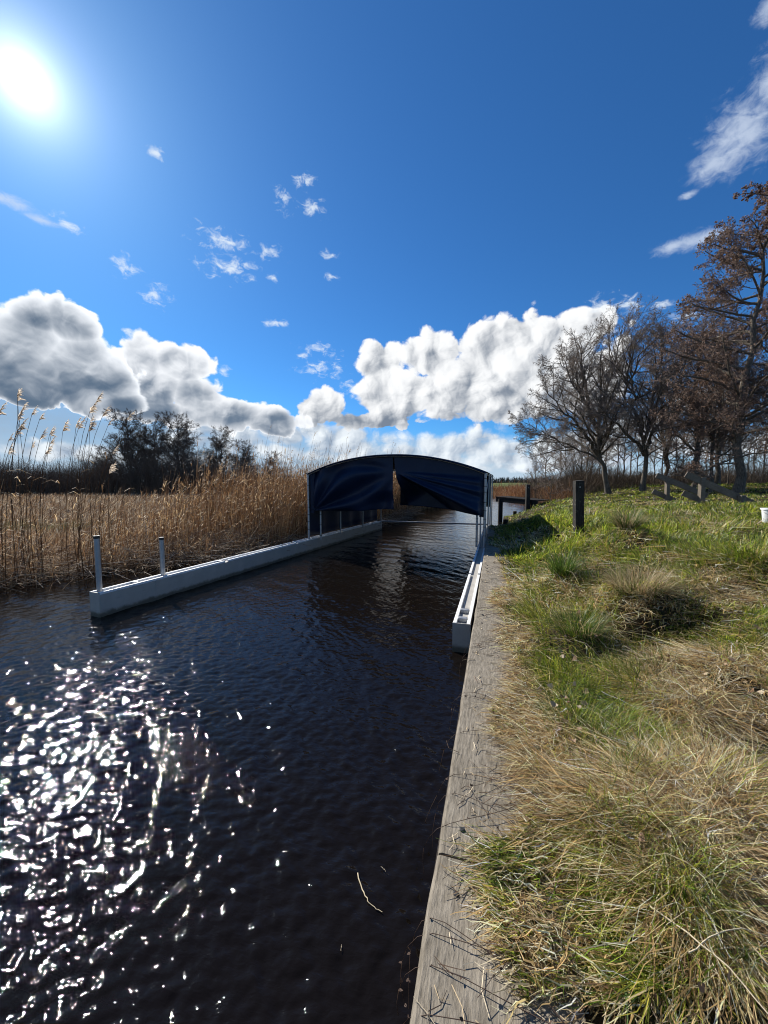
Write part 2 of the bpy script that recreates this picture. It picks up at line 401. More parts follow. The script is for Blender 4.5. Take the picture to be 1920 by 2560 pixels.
tag(npobj('ground', np.stack([GX, GV, GZ], -1), F, groundmat(), smooth=True), 'grassy bank and marsh soil on both sides of the canal', None, None, 'structure')

# ------------------------------------------------------------------ water (fine ripples near the eye, one sheet)
def waves(x, y):
    z = np.zeros_like(x)
    r = np.random.default_rng(3)
    d = np.hypot(x, y)
    for i in range(60):
        lam = 0.10 * (9.0 ** r.random()) if i < 30 else 0.05 * (2.2 ** r.random())
        th = R(68) + r.normal() * 0.62
        k = 2 * np.pi / lam
        amp = 0.0031 * lam ** 0.85 * (.55 if lam > .3 else 1.0)
        amp = amp * np.clip((lam * 14 - 0.012 * d * 6) / (lam * 14), 0, 1)
        mod = 0.35 + 1.3 * vn(x * 0.55 / max(lam, .3) + i * 7.1, y * 0.55 / max(lam, .3) + i * 3.3, 50 + i)
        ph = k * (x * np.cos(th) + y * np.sin(th)) + r.random() * 6.28 + .6 * vn(x * .7 + i * .37, y * .7 + i * .21, 90 + i)
        z += amp * mod * (np.sin(ph) + 0.25 * np.sin(2 * ph + .5))
    return z
angs = np.concatenate([np.linspace(-178, -72, 40, endpoint=False), np.linspace(-72, 34, 980), np.linspace(36, 178, 40)])
rad = np.concatenate([[0.3], np.geomspace(0.75, 70, 1300), np.geomspace(75, 900, 14)])
A_, R_ = np.meshgrid(R(1) * angs, rad)
WX = R_ * np.sin(A_); WY = R_ * np.cos(A_)
WZ = waves(WX, WY)
idx = np.arange(WX.size).reshape(WX.shape)
F = np.stack([idx[:-1, :-1], idx[1:, :-1], idx[1:, 1:], idx[:-1, 1:]], -1).reshape(-1, 4)
def watermat():
    m, b = newmat('peat_water', 0.03, 0, (.006,.0045,.0035))
    b.inputs['IOR'].default_value = 1.333; b.inputs['Specular IOR Level'].default_value = 0.27
    p = poscoord(); v = vm('MULTIPLY', p, (1.0, 1.9, 1))
    n = noise(v, 27.0, 2, 0.5, 0.4)
    bump(b, n, 0.26, 0.009)
    return m
tag(npobj('water', np.stack([WX, WY, WZ], -1), F[:, ::-1], watermat(), smooth=True), 'dark rippled canal water with sun glints', None, None, 'structure')

# ------------------------------------------------------------------ quay
q = empty('quay_wall', (0, 0, 0)); tag(q, 'weathered timber retaining wall with wide grey cap beam along the grass bank', 'quay')
v0 = -3.0
for L in (2.5, 1.9, 2.7, 2.6, 2.5, 2.6, 1.4):       # cap beams butted end to end
    mb = MB(); n = 26
    xs = [-.19, .27]
    ys = np.linspace(v0, v0 + L - .012, n); dz_ = random.uniform(-.004, .004); dx_ = random.uniform(-.006, .006)
    prof = [(-.19, .40), (-.182, .452), (-.17, .458), (.27, .455), (.27, .39)]
    V = [(x + dx_ + (0.010 * (float(vn(y * 5, 0, 3)) - .5) if x < 0 else 0), y, z + dz_ + (.004 * (float(vn(y * 9, 1, 5)) - .5) if z > .45 else 0)) for y in ys for x, z in prof]
    Fq = [(i * 5 + j, i * 5 + (j + 1) % 5, (i + 1) * 5 + (j + 1) % 5, (i + 1) * 5 + j) for i in range(n - 1) for j in range(5)]
    Fq += [(4, 3, 2, 1, 0), tuple((n - 1) * 5 + j for j in range(5))]
    mb.add(V, Fq); cb = mb.build('cap_beam', M_cap, q)
    for yb in (v0 + .12, v0 + L - .14):
        mb = MB(); mb.tube([(-.10, yb, .45), (-.10, yb, .4615), (-.10, yb, .4640)], [.011, .011, .007], 10); mb.build('bolt', M_rope, cb)
    v0 += L
mb = MB()
y = -3.0
while y < 13.2:
    w = .2 + .02 * random.random(); mb.box(-.165 + .012 * random.random(), -.11, y, y + w - .008, -.65, .398); y += w
mb.build('sheet_boards', M_sheet, q)
mb = MB(); mb.box(-.215, -.166, -3, 13.0, .16, .25); mb.build('waling', M_sheet, q)
o = npobj('washer', *tubes(np.array([[[-.02, 1.6, .459], [-.02, 1.6, .462]]]), np.array([[.011, .011]]), 12), M_white, q)

# ------------------------------------------------------------------ pontoons
def pontoon(name, label, a, b, w, top, posts, lights):
    a = Vector(a); b = Vector(b); L = (b - a).length
    e = empty(name, (a.x, a.y, 0), math.atan2(-(b.x - a.x), b.y - a.y)); tag(e, label, 'pontoon')
    mb = MB(); mb.box(-w / 2, w / 2, .0, L, -.25, top - .035); o = mb.build('float_body', M_alu, e, .006)
    for sx in (-1, 1):
        mb = MB(); x0 = sx * (w / 2 - .02)
        y = .0
        k = 0
        while y < L - .01:
            l = min(2.45, L - y)
            mb = MB(); mb.box(min(x0 - .02, x0 + .02) , max(x0 - .02, x0 + .02), y + (.003 if k else 0), y + l - .09, top - .034, top); y += l; k += 1
            mb.build('edge_rail', M_rim, e, .004)

    mb = MB(); mb.box(-w / 2 - .004, w / 2 + .004, -.012, -.001, -.25, top - .002); mb.build('end_plate', M_alu, e)
    y = .85
    while y < L:
        jm = MB(); jm.box(-w / 2 - .004, w / 2 + .004, y, y + .05, -.25, top - .036); y += 2.2; jm.build('joint_band', M_alu, e)
    for y in lights:
        mb = MB(); mb.box(-.05, .05, y, y + .07, top - .034, top + .012); mb.build('bracket', M_galv, e, .006)
    for (y, h, x) in posts:
        mb = MB(); mb.tube([(x, y, top - .3), (x, y, top + h)], .036, 16)
        p = mb.build('mooring_tube', M_galv, e, smooth=True)
        mb = MB(); mb.tube([(x, y, top + h - .035), (x, y, top + h + .006)], .040, 16); mb.build('cap', M_black, p, smooth=True)
    return e
pontoon('pontoon', 'long aluminium pontoon with two capped tubes in front of the reeds', (-5.40, 3.98, 0), (-4.42, 14.7, 0), .20, .35, [(.10, .78, -.06), (1.12, .62, -.06)], [.55, 2.3, 4.4])
pontoon('pontoon', 'aluminium pontoon lying against the timber quay', (-.325, 4.24, 0), (-.245, 14.7, 0), .19, .335, [], [.12, .42])

# ------------------------------------------------------------------ boathouse
bh = empty('boat_shelter', (-2.5, 9.4, 0)); tag(bh, 'navy tarpaulin boat shelter with arched roof on metal tubes over the canal', 'boat shelter')
def bpt(mbl): return mbl
bx, by = -2.5, 9.4
def lx(v): return -4.84 + (v - 9.4) * .08
def rx(v): return -.22 + (v - 9.4) * .02
EV, PK = 2.10, 2.56
def archz(s): return EV + (PK - EV) * (1 - abs(2 * s - 1) ** 2.15)
VF, VB = 9.4, 14.5
nu, nv = 60, 16
V = []; 
for j in range(nv + 1):
    v = VF - .05 + (VB + .1 - VF) * j / nv
    sag = .02 * math.sin(math.pi * ((j * 4 / nv) % 1))
    for i in range(nu + 1):
        s = i / nu; V.append((lx(v) - .05 + (rx(v) - lx(v) + .1) * s - bx, v - by, archz(s) + .03 - sag * math.sin(math.pi * s)))
idx = np.arange(len(V)).reshape(nv + 1, nu + 1)
F = np.stack([idx[:-1, :-1], idx[:-1, 1:], idx[1:, 1:], idx[1:, :-1]], -1).reshape(-1, 4)
o = npobj('roof', V, F, M_tarp, bh, smooth=True); md = o.modifiers.new('t', 'SOLIDIFY'); md.thickness = .012
def cross_arch(v, r, dz): return [(lx(v) + (rx(v) - lx(v)) * s - bx, v - by, archz(s) + dz) for s in np.linspace(0, 1, 40)]
for v in (VF, 11.0, 12.75, VB):
    mb = MB(); mb.tube(cross_arch(v, .02, -.005), .022, 8); mb.build('roof_hoop', M_galv, bh, smooth=True)
mb = MB(); mb.tube([(p[0], p[1] - .055, p[2] + .012) for p in cross_arch(VF, 0, 0)], .022, 8); mb.build('roof_hem', M_tarp, bh, smooth=True)
def pole(x, v, z0, z1, r, rings=()):
    mb = MB(); mb.tube([(x - bx, v - by, z0), (x - bx, v - by, z1)], r, 12); p = mb.build('pole', M_galv, bh, smooth=True)
    for z in rings:
        mb = MB(); mb.tube([(x - bx, v - by, z - .006), (x - bx, v - by, z + .006)], r + .007, 12); mb.build('lashing', M_rope, p, smooth=True)
    return p
ringz = [.62, .83, 1.02, 1.22, 1.42, 1.66, 1.80, 1.98]
pole(lx(VF), VF, .30, EV, .028, ringz)
pole(lx(VF) + .21, VF + .30, .30, 1.22, .026, [.42, .72, 1.0])
for v in (11.0, 12.7, 14.45): pole(lx(v) + .14, v, .30, EV + .05, .02)
pole(rx(VF), VF, .30, EV, .032, ringz)
pole(rx(VF) - .19, VF + .25, .30, 1.25, .026, [.45, .75, 1.0])
pole(rx(VF) - .10, VF + .12, .30, 1.75, .018)
for v in (11.0, 12.75, 14.45): pole(rx(v) + .02, v, .30, EV + .05, .02)
mb = MB(); mb.tube([(rx(VF) - bx, 0, 1.5), (rx(11) - bx, 1.6, 1.95)], .014, 8); mb.build('brace', M_galv, bh, smooth=True)
for sd, f_ in (('l', lx), ('r', rx)):
    mb = MB(); mb.tube([(f_(VF) - bx, 0, EV - .02), (f_(VB) - bx, VB - by, EV - .02)], .02, 8); mb.build('eave_tube', M_galv, bh, smooth=True)
mb = MB(); mb.tube([(lx(14.6) + .1 - bx, 14.6 - by, .34), (rx(14.6) - .1 - bx, 14.6 - by, .34)], .03, 8); mb.build('cross_tube', M_galv, bh, smooth=True)
# curtains
def curtain(name, xa, xb, bot, fn, v, nu=90, nz=60):
    V = []
    for j in range(nz + 1):
        for i in range(nu + 1):
            s = i / nu; t = j / nz
            x0, x1 = xa(t), xb(t); x = x0 + (x1 - x0) * s
            zt = archz((x - lx(v)) / (rx(v) - lx(v))) if lx(v) < x < rx(v) else EV
            zb = bot((x - lx(v)) / (rx(v) - lx(v)))
            z = zt + (zb - zt) * t
            V.append((x - bx, v - by + fn(x, z, s, t), z))
    idx = np.arange(len(V)).reshape(nz + 1, nu + 1)
    F = np.stack([idx[:-1, :-1], idx[1:, :-1], idx[1:, 1:], idx[:-1, 1:]], -1).reshape(-1, 4)
    o = npobj(name, V, F, M_tarp, bh, smooth=True); md = o.modifiers.new('t', 'SOLIDIFY'); md.thickness = .004
    return o
SLX, SLZ = -2.47, 2.17
def ridge(d, w): return math.exp(-(d / w) ** 2)
def smth(a, b, x):
    t = max(0, min(1, (x - a) / (b - a))); return t * t * (3 - 2 * t)
def fl(x, z, s, t):
    # swags pulled from lower left corner and from the slit apex
    th = math.atan2(SLZ - z + .02, SLX + .05 - x + 1e-4); r = math.hypot(SLZ - z, SLX - x)
    k = smth(.15, .9, r)
    d = -.085 * math.sin(th * 9.0 + .6 * math.sin(r * 2.3)) * k * smth(.0, .25, t)
    th2 = math.atan2(z - 1.12, x + 4.72 + 1e-4); r2 = math.hypot(z - 1.12, x + 4.72)
    d += -.10 * math.sin(th2 * 11) * math.exp(-((r2 - .8) / .7) ** 2)
    line = z - (1.16 + .20 * smth(-4.3, -2.6, x) * 2.2)
    d += .16 * smth(.12, -.22, line) * smth(-4.6, -3.4, x) if line < .12 else 0
    return d * smth(0, .06, s) + .015 * vn(x * 3, z * 3, 8)
def fr(x, z, s, t):
    px, pz = x - SLX, SLZ - z
    th = math.atan2(pz, px + 1e-4)           # 0 along the top, larger below
    dia = math.atan2(SLZ - 1.13, -.30 - SLX)
    r = math.hypot(px, pz)
    d = 0
    for c, w, a in ((dia * .95, .060, .30), (dia * .74, .045, .12), (dia * .52, .05, .17), (dia * .30, .045, .10)):
        d -= a * ridge(th - c, w) * smth(.1, 1.0, r)
    d += .8 * smth(dia * 1.02, dia * 1.45, th) * smth(.1, .9, r)
    return d * smth(1.0, .93, s) + .015 * vn(x * 3, z * 3, 18)
curtain('front_curtain', lambda t: lx(VF) + .03, lambda t: SLX - .02 + 0 * t, lambda s: 1.14 - .03 * math.sin(s * 9) + .03 * smth(.2, .5, s), fl, VF + .03)
curtain('front_curtain', lambda t: SLX + .0 + .19 * t ** 1.2, lambda t: rx(VF) - .03, lambda s: 1.26 - .15 * smth(.55, 1.0, s), fr, VF + .03)
curtain('rear_curtain', lambda t: -3.52 + 0 * t, lambda t: rx(VB) - .03, lambda s: 1.0, lambda x, z, s, t: .05 * math.sin(x * 9), VB, 50, 12)
def sidec(xf, z0):
    V = []; nn = 70
    for j in range(9):
        for i in range(nn + 1):
            v = VF + .05 + (VB - VF - .1) * i / nn; z = EV + (z0 - EV) * j / 8
            V.append((xf(v) - .035 + .03 * math.sin(v * 7.0) * j / 8 - bx, v - by, z))
    idx = np.arange(len(V)).reshape(9, nn + 1)
    F = np.stack([idx[:-1, :-1], idx[1:, :-1], idx[1:, 1:], idx[:-1, 1:]], -1).reshape(-1, 4)
    o = npobj('side_curtain', V, F, M_tarp, bh, smooth=True); md = o.modifiers.new('t', 'SOLIDIFY'); md.thickness = .004
sidec(lx, .42)
# flap joining the curtain to the corner tubes
for xx, w in ((lx(VF), .14), (rx(VF) - .16, .14)):
    mb = MB(); mb.box(xx + .03 - bx, xx + w - bx, .055, .062, 1.06, EV + .02); mb.build('corner_flap', M_tarp, bh)

# ------------------------------------------------------------------ posts, railings, jetty, bucket
def gz(x, v): return float(ground(np.array([x]), np.array([v]))[0])
def wpost(loc, w, h, rz, label, tilt=(0, 0)):
    e = empty('wooden_post', (loc[0], loc[1], gz(*loc) - .05), rz); e.rotation_euler = (tilt[0], tilt[1], rz)
    tag(e, label, 'post', 'square wooden posts on the bank')
    mb = MB(); n = 9
    V = []
    for k in range(n):
        z = -.3 + (h + .3) * k / (n - 1)
        for (a, b) in ((-1, -1), (1, -1), (1, 1), (-1, 1)):
            V.append((a * w / 2 + .008 * (vn(z * 4, a + b, 3) - .5), b * w / 2, z))
    Fq = [(i * 4 + j, i * 4 + (j + 1) % 4, (i + 1) * 4 + (j + 1) % 4, (i + 1) * 4 + j) for i in range(n - 1) for j in range(4)] + [(3, 2, 1, 0)]
    nb = (n - 1) * 4; V += [(0, 0, h + .012)]; Fq += [(nb + j, nb + (j + 1) % 4, len(V) - 1) for j in range(4)]
    mb.add(V, Fq); mb.build('shaft', M_post, e, .006)
    mb = MB(); mb.tube([(0, -w / 2 - .006, h - .12), (0, -w / 2 + .01, h - .12)], .012, 8); mb.build('bolt', M_galv, e)
wpost((1.57, 8.14), .155, 1.07, R(11), 'thick dark square post nearest the quay, pale lichen on its face', (R(0), R(-2)))
wpost((1.40, 18.1), .17, 1.20, R(14), 'smaller-looking dark post beside the low jetty')

def railing(name, label, org, items):
    e = empty(name, org, R(YAW)); tag(e, label, 'railing', 'slanting plank railings on the bank')
    for part, kind, a, b, w, h in items:
        mb = MB()
        mb.beam(a, b, w, h); mb.build(part, M_rail, e, .008)
# local axes: x = camera right, y = away, z = up
def cw(r_, f_):   # camera-plane metres to world
    return (r_ * math.cos(R(YAW)) - f_ * math.sin(R(YAW)), r_ * math.sin(R(YAW)) + f_ * math.cos(R(YAW)))
def zof(py, d): return EYE - (py - 1205) / 960 * d
def rr(px, d): return (px - 960) / 960 * d
dB = 13.3; oB = cw(rr(1753, dB), dB)
def locB(px, py, d, d0=dB, p0=1753): return (rr(px, d) - rr(p0, d0), d - d0, zof(py, d))
railing('slanting_railing', 'nearer and longer slanting plank railing on two square posts', (oB[0], oB[1], 0), [
    ('post', 0, (0, -.0, .75), (0, 0, zof(1193, dB)), .15, .15),
    ('post', 0, locB(1855, 1275, 12.8), locB(1855, 1238, 12.8), .15, .15),
    ('upper_plank', 0, locB(1711, 1186, 13.45), locB(1890, 1262, 12.75), .06, .22),
    ('lower_plank', 0, locB(1706, 1232, 13.55), locB(1783, 1262, 13.2), .06, .20)])
dA = 14.6; oA = cw(rr(1667, dA), dA)
def locA(px, py, d): return locB(px, py, d, dA, 1667)
railing('slanting_railing', 'farther slanting plank railing left of the longer one', (oA[0], oA[1], 0), [
    ('post', 0, (0, 0, .8), (0, 0, zof(1206, dA)), .13, .13),
    ('upper_plank', 0, locA(1638, 1188, 14.75), locA(1768, 1240, 14.3), .06, .2),
    ('lower_plank', 0, locA(1631, 1228, 14.75), locA(1688, 1252, 14.55), .06, .18)])

j = empty('jetty', (.33, 19.6, .30), R(-35)); tag(j, 'low dark wooden jetty sticking out behind the boat shelter', 'jetty')
mb = MB()
for k in range(9): mb.box(.0 + k * .235, .225 + k * .235, -.5, .55, .86 - .012 * k, .905 - .012 * k)
mb.build('deck', M_jetty, j, .004)
mb = MB(); mb.beam((0, -.45, .76), (2.1, -.45, .68), .09, .20); mb.build('bearer', M_jetty, j)
for x in (.22, 1.9):
    mb = MB(); mb.tube([(x, -.42, -.95), (x, -.42, .80)], .11, 10); mb.build('leg', M_jetty, j, smooth=True)
for (x, v, h) in ((.95, 18.6, .55), (1.2, 18.7, .5), (.42, 13.6, .62)):
    mb = MB(); mb.tube([(0, 0, -.8), (0, 0, h), (0, 0, h + .015)], [.09, .085, .06], 10)
    o = mb.build('mooring_pile', M_jetty, None, smooth=True); o.location = (x - .05, v, 0)
    tag(o, {.95: 'short dark pile under the jetty, left of its twin', 1.2: 'short dark pile under the jetty nearest the post', .42: 'dark pile at the far end of the quay'}[x], 'pile', 'short piles at the bank end')
b = empty('bucket', (4.82, 8.62, gz(4.95, 8.66) + .03)); tag(b, 'white plastic bucket standing on the grass at the right edge', 'bucket')
mb = MB(); mb.tube([(0, 0, 0), (0, 0, .01), (0, 0, .25)], [.10, .105, .13], 28); mb.build('shell', M_white, b, smooth=True)
mb = MB(); mb.tube([(0, 0, .235), (0, 0, .262)], .142, 28); mb.build('rim', M_white, b, smooth=True)
mb = MB(); mb.tube([(.14 * math.cos(t), -.03 - .10 * math.sin(t), .21 - .08 * math.sin(t)) for t in np.linspace(0, math.pi, 16)], .003, 6); mb.build('handle', M_galv, b)

# ------------------------------------------------------------------ trees
UP = np.array([0, 0, 1.])
def norm(a): return a / (np.linalg.norm(a, axis=-1, keepdims=True) + 1e-9)
def sample_on(Pp, Rr, pi, t):
    K = Pp.shape[1]; f = t * (K - 1); i = np.clip(np.floor(f).astype(int), 0, K - 2); w = (f - i)[:, None]
    p = Pp[pi, i] * (1 - w) + Pp[pi, i + 1] * w
    return p, norm(Pp[pi, i + 1] - Pp[pi, i]), Rr[pi, i] * (1 - w[:, 0]) + Rr[pi, i + 1] * w[:, 0]
def spawn(g, Pp, Rr, n, t0, t1, ang, angv, Lf, Lr, rf, K, up, wig, prof=None):
    M = len(Pp); pi = np.repeat(np.arange(M), n); t = g.uniform(t0, t1, len(pi))
    if n > 4: t = t0 + (t1 - t0) * ((np.tile(np.arange(n), M) + g.random(len(pi))) / n)
    p, d, r = sample_on(Pp, Rr, pi, t)
    plen = np.linalg.norm(np.diff(Pp, axis=1), axis=2).sum(1)[pi]
    rv = norm(g.normal(size=(len(pi), 3))); perp = norm(np.cross(d, rv))
    a = np.radians(g.normal(ang, angv, len(pi)))[:, None]
    dd = norm(d * np.cos(a) + perp * np.sin(a))
    L = plen * Lf * g.uniform(1 - Lr, 1 + Lr, len(pi))
    L = L * (prof(t) if prof else (1.15 - .6 * t))
    out = np.zeros((len(pi), K, 3)); out[:, 0] = p
    for k in range(1, K):
        dd = norm(dd + up * UP / K * 2 + g.normal(size=dd.shape) * wig)
        out[:, k] = out[:, k - 1] + dd * (L / (K - 1))[:, None]
    rad0 = np.minimum(r * .8, rf * L)
    RR = rad0[:, None] * np.linspace(1, .35, K)[None]
    return out, RR
def leaves(g, Pp, n, size, drop=.5):
    M = len(Pp); pi = np.repeat(np.arange(M), n); t = g.uniform(.2, 1, len(pi))
    p, d, _ = sample_on(Pp, np.ones(Pp.shape[:2]), pi, t)
    dd = norm(g.normal(size=p.shape) + d * .6 - UP * drop); s = size * g.uniform(.5, 1.3, len(pi))
    side = norm(np.cross(dd, g.normal(size=p.shape)))
    P2 = np.stack([p, p + dd * s[:, None] * .5, p + dd * s[:, None]], 1)
    W = np.stack([s * .15, s * .36, s * .08], 1)
    return ribbons(P2, W, side)
def cat(parts):
    Vs, Fs, n = [], [], 0
    for V, F in parts: Vs.append(V); Fs.append(F + n); n += len(V)
    return np.concatenate(Vs), np.concatenate(Fs)
def make_tree(seed, h, trunk_pts, r0, L1, n1, n2, n3, n4, ang1=62, up1=.06, t1=.22, leafn=0, leafs=.05, prof=None, tcol=(.36,.31,.265), lcol=(.36,.28,.22), forks=(), tw=.0075, droop=-.02):
    g = np.random.default_rng(seed)
    tp = np.array(trunk_pts, float)
    K = 14; tt = np.linspace(0, len(tp) - 1, K)
    P0 = np.stack([np.interp(tt, np.arange(len(tp)), tp[:, c]) for c in range(3)], 1)[None]
    P0[:, 1:-1] += g.normal(size=(1, K - 2, 3)) * h * .006
    R0 = (r0 * (1 - np.linspace(0, 1, K) ** .9 * .9))[None]; R0[0, 0] *= 1.35
    fk = []
    for pts, r in forks:
        pts = np.array(pts, float); t_ = np.linspace(0, len(pts) - 1, K)
        Pf = np.stack([np.interp(t_, np.arange(len(pts)), pts[:, c]) for c in range(3)], 1)
        Pf[1:] += g.normal(size=(K - 1, 3)) * h * .008
        fk.append((Pf, r * (1 - np.linspace(0, 1, K) * .85)))
    mains = np.concatenate([P0] + [f[0][None] for f in fk]); mr = np.concatenate([R0] + [f[1][None] for f in fk])
    a = [spawn(g, mains[:1], mr[:1], n1, t1, .98, ang1, 10, L1, .2, .02, 9, up1, .10, prof)]
    if fk: a.append(spawn(g, mains[1:], mr[1:], max(6, n1 // 2), .25, .98, 45, 12, .42, .25, .02, 9, up1, .10))
    P1 = np.concatenate([x[0] for x in a]); R1 = np.concatenate([x[1] for x in a])
    P2, R2 = spawn(g, P1, R1, n2, .15, 1, 42, 12, .42, .3, .012, 6, up1 * .8, .14)
    P3, R3 = spawn(g, P2, R2, n3, .1, 1, 42, 14, .50, .3, .010, 5, droop, .18)
    P4, R4 = spawn(g, P3, R3, n4, .05, 1, 40, 16, .62, .4, .010, 4, droop * 2, .22)
    R3 = np.maximum(R3, tw * .8); R4 = np.maximum(R4, tw * .55)
    trunk = cat([tubes(mains, mr, 10), tubes(P1, R1, 6)])
    tw_ = [tubes(P2, np.maximum(R2, tw), 4), tubes(P3, R3, 3), tubes(P4, R4, 3)]
    nt_ = sum(len(x[0]) for x in tw_)
    cols = [np.tile(tcol, (nt_, 1)) * g.uniform(.75, 1.25, (nt_, 1))]
    if leafn:
        lv = leaves(g, P4, leafn, leafs); tw_.append(lv)
        nl = len(lv[0]); cols.append(np.tile(lcol, (nl, 1)) * np.repeat(g.uniform(.6, 1.5, (nl // 6, 1)), 6, 0))
    crown = cat(tw_)
    return (npmesh('trunk', *trunk, M_bark, smooth=True), npmesh('crown', *crown, M_twig, np.concatenate(cols)))
def place_tree(meshes, name, loc, rz, s, label, group, catg='tree'):
    e = empty(name, loc, rz); e.scale = (s, s, s); tag(e, label, catg, group)
    for nm, me in zip(('trunk', 'crown'), meshes): link(bpy.data.objects.new(nm, me), e)
    return e
def tz(px, d): 
    x, v = cw(rr(px, d), d); return (x, v, gz(x, v) - .1)
TG = 'bare trees on the right bank'
# local tree axes: x = camera right after rotating by YAW
tA = make_tree(11, 10.5, [(0,0,0), (-.35,0,1.6), (-.75,0,3.0), (-.7,.1,5.0), (-.1,.2,7.2), (.5,.2,10.4)], .17, .34, 34, 9, 6, 5, 40, .13, .28, 1, .026,
    forks=[([(-.6,0,2.3), (-1.8,-.3,3.7), (-3.0,-.4,4.9), (-4.3,-.3,6.4)], .13), ([(-.7,0,3.0), (.3,.3,5.0), (1.2,.2,7.2), (1.9,.2,9.3)], .14), ([(-.7,0,2.8), (-1.3,.2,5.2), (-1.8,.3,7.2), (-2.0,.2,9.3)], .13), ([(-.5,0,2.0), (-2.2,.5,3.1), (-4.0,.6,4.0), (-5.2,.5,4.6)], .07), ([(-.7,0,3.4), (-1.7,-.6,5.0), (-2.9,-.5,6.8), (-3.5,-.4,8.2)], .09)])
place_tree(tA, 'alder_tree', tz(1522, 24), R(YAW), 1.0, 'wide bare tree with a trunk that bends left, leftmost of the big ones', TG)
tB = make_tree(12, 9.5, [(0,0,0), (.1,0,1.5), (0,0,3.0), (.3,.1,5.0), (.7,.2,7.2), (1.1,.2,9.3)], .16, .32, 32, 8, 6, 5, 42, .12, .25, 1, .026,
    forks=[([(0,0,2.2), (-.9,-.2,3.2), (-2.0,-.3,3.9), (-3.1,-.3,5.4)], .12), ([(.1,0,2.6), (1.1,.3,4.4), (2.0,.3,6.6), (2.6,.3,8.6)], .11), ([(0,0,3.0), (-.7,.2,5.2), (-1.0,.3,7.2), (-.8,.3,8.9)], .10)])
place_tree(tB, 'alder_tree', tz(1606, 22.5), R(YAW), 1.0, 'bare tree forking low, just left of the slanting railings', TG)
tC = make_tree(13, 9.5, [(0,0,0), (.1,0,3), (-.1,.1,6), (.2,0,9.4)], .13, .28, 34, 8, 5, 4, 46, .10, .2, 1, .035, forks=[([(0,0,1.2), (.5,.2,3.4), (.9,.2,6), (1.2,.2,8.6)], .12)])
place_tree(tC, 'alder_tree', tz(1728, 21.5), R(YAW), 1.0, 'slimmer bare twin-stemmed tree rising behind the slanting railings', TG)
conp = lambda t: 1.35 * (1.06 - t) ** .62 * (.55 + .45 * ss(.08, .3, t))
tD = make_tree(14, 14.0, [(0,0,0), (.05,0,3.5), (.25,0,7), (.6,.1,10.5), (1.1,.1,14.2)], .19, .225, 60, 9, 6, 5, 70, .09, .10, 4, .056, conp, (.24,.19,.155), (.24,.165,.125), droop=-.05)
place_tree(tD, 'alder_tree', tz(1842, 17.5), R(YAW), 1.0, 'tallest tree, upright, its branches crusted with dark brown cones', TG)
place_tree(tD, 'alder_tree', tz(1985, 19.0), R(YAW + 140), .97, 'tall brown cone-laden tree cut by the right edge', TG)
tE = make_tree(15, 7.5, [(0,0,0), (.05,0,3), (.1,0,5), (.2,.1,7.6)], .10, .34, 26, 8, 6, 4, 66, .05, .1, 2, .05, conp, (.20,.15,.12), (.26,.17,.12), droop=-.04)
place_tree(tE, 'alder_tree', tz(1775, 18.6), R(YAW + 60), .85, 'low brown bushy alder between the twin-stemmed tree and the tallest tree', TG)
place_tree(tC, 'alder_tree', tz(1668, 27), R(YAW + 160), 1.0, 'bare tree standing back between the forked tree and the twin-stemmed one', TG)
place_tree(tB, 'alder_tree', tz(1790, 26), R(YAW + 200), .98, 'bare tree half hidden behind the tallest tree', TG)
# thin young stems behind
tY = [make_tree(30 + i, 7, [(0,0,0), (.1 - .1 * i,0,2.2), (.1,0,4.5), (.1 + .15 * i,0,7.0)], .07, .30, 22, 6, 5, 3, 42, .10, .28, 1, .045) for i in range(3)]
ry = random.Random(5)
pxs = [1338, 1362, 1378, 1398, 1412, 1431, 1449, 1466, 1478, 1497, 1512, 1541, 1556, 1574, 1590, 1633, 1652, 1684, 1702, 1744, 1762, 1801, 1818, 1866, 1882, 1903]
for i, px in enumerate(pxs):
    d = ry.uniform(26, 36) if px < 1500 else ry.uniform(27, 42)
    s = ry.uniform(.72, .95) * (d / 31) * (.72 + .28 * min(1, (px - 1330) / 120))
    place_tree(tY[i % 3], 'young_tree', tz(px, d), ry.uniform(0, 6.28), s, ('thin bare sapling ' + ('standing left of the trunk that bends left' if px < 1500 else 'between the bent trunk and the forked tree' if px < 1600 else 'between the forked tree and the twin-stemmed tree' if px < 1720 else 'between the twin-stemmed and the tallest tree' if px < 1840 else 'right of the tallest trunk')), 'thin saplings behind the big trees', 'tree')

# far left wood
tF = [make_tree(50 + i, 11, [(0,0,0), (.1,0,3), (.2 - .3 * i,0,7), (.2,0,11)], .2, .36, 30, 9, 7, 6, 56, .07, .25, 0, .08, tcol=(.17,.135,.11), lcol=(.04,.03,.022), tw=.012,
      forks=[([(0,0,2), (-1.2,0,5), (-1.8,.2,8.5)], .12), ([(0,0,2.5), (1.2,0,5.5), (2.0,.2,9)], .12)]) for i in range(2)]
for i, (px, d, h, lab) in enumerate([(330, 58, 1.06, 'largest of the dark trees far across the marsh, left end of the row'), (392, 60, .98, 'dark bare tree touching the largest one across the marsh'), (452, 58, 1.02, 'rounded dark tree in the middle of the far row across the marsh'),
        (556, 60, .84, 'lower dark tree right of the middle of the far row'), (612, 62, .72, 'small dark tree near the right end of the far row'), (684, 64, .56, 'smallest dark tree at the right end of the far row'), (270, 60, .62, 'low spreading dark tree left of the largest one')]):
    x, v = cw(rr(px, d), d)
    place_tree(tF[i % 2], 'marsh_tree', (x, v, .1), random.random() * 6, h, lab, 'dark trees across the marsh')

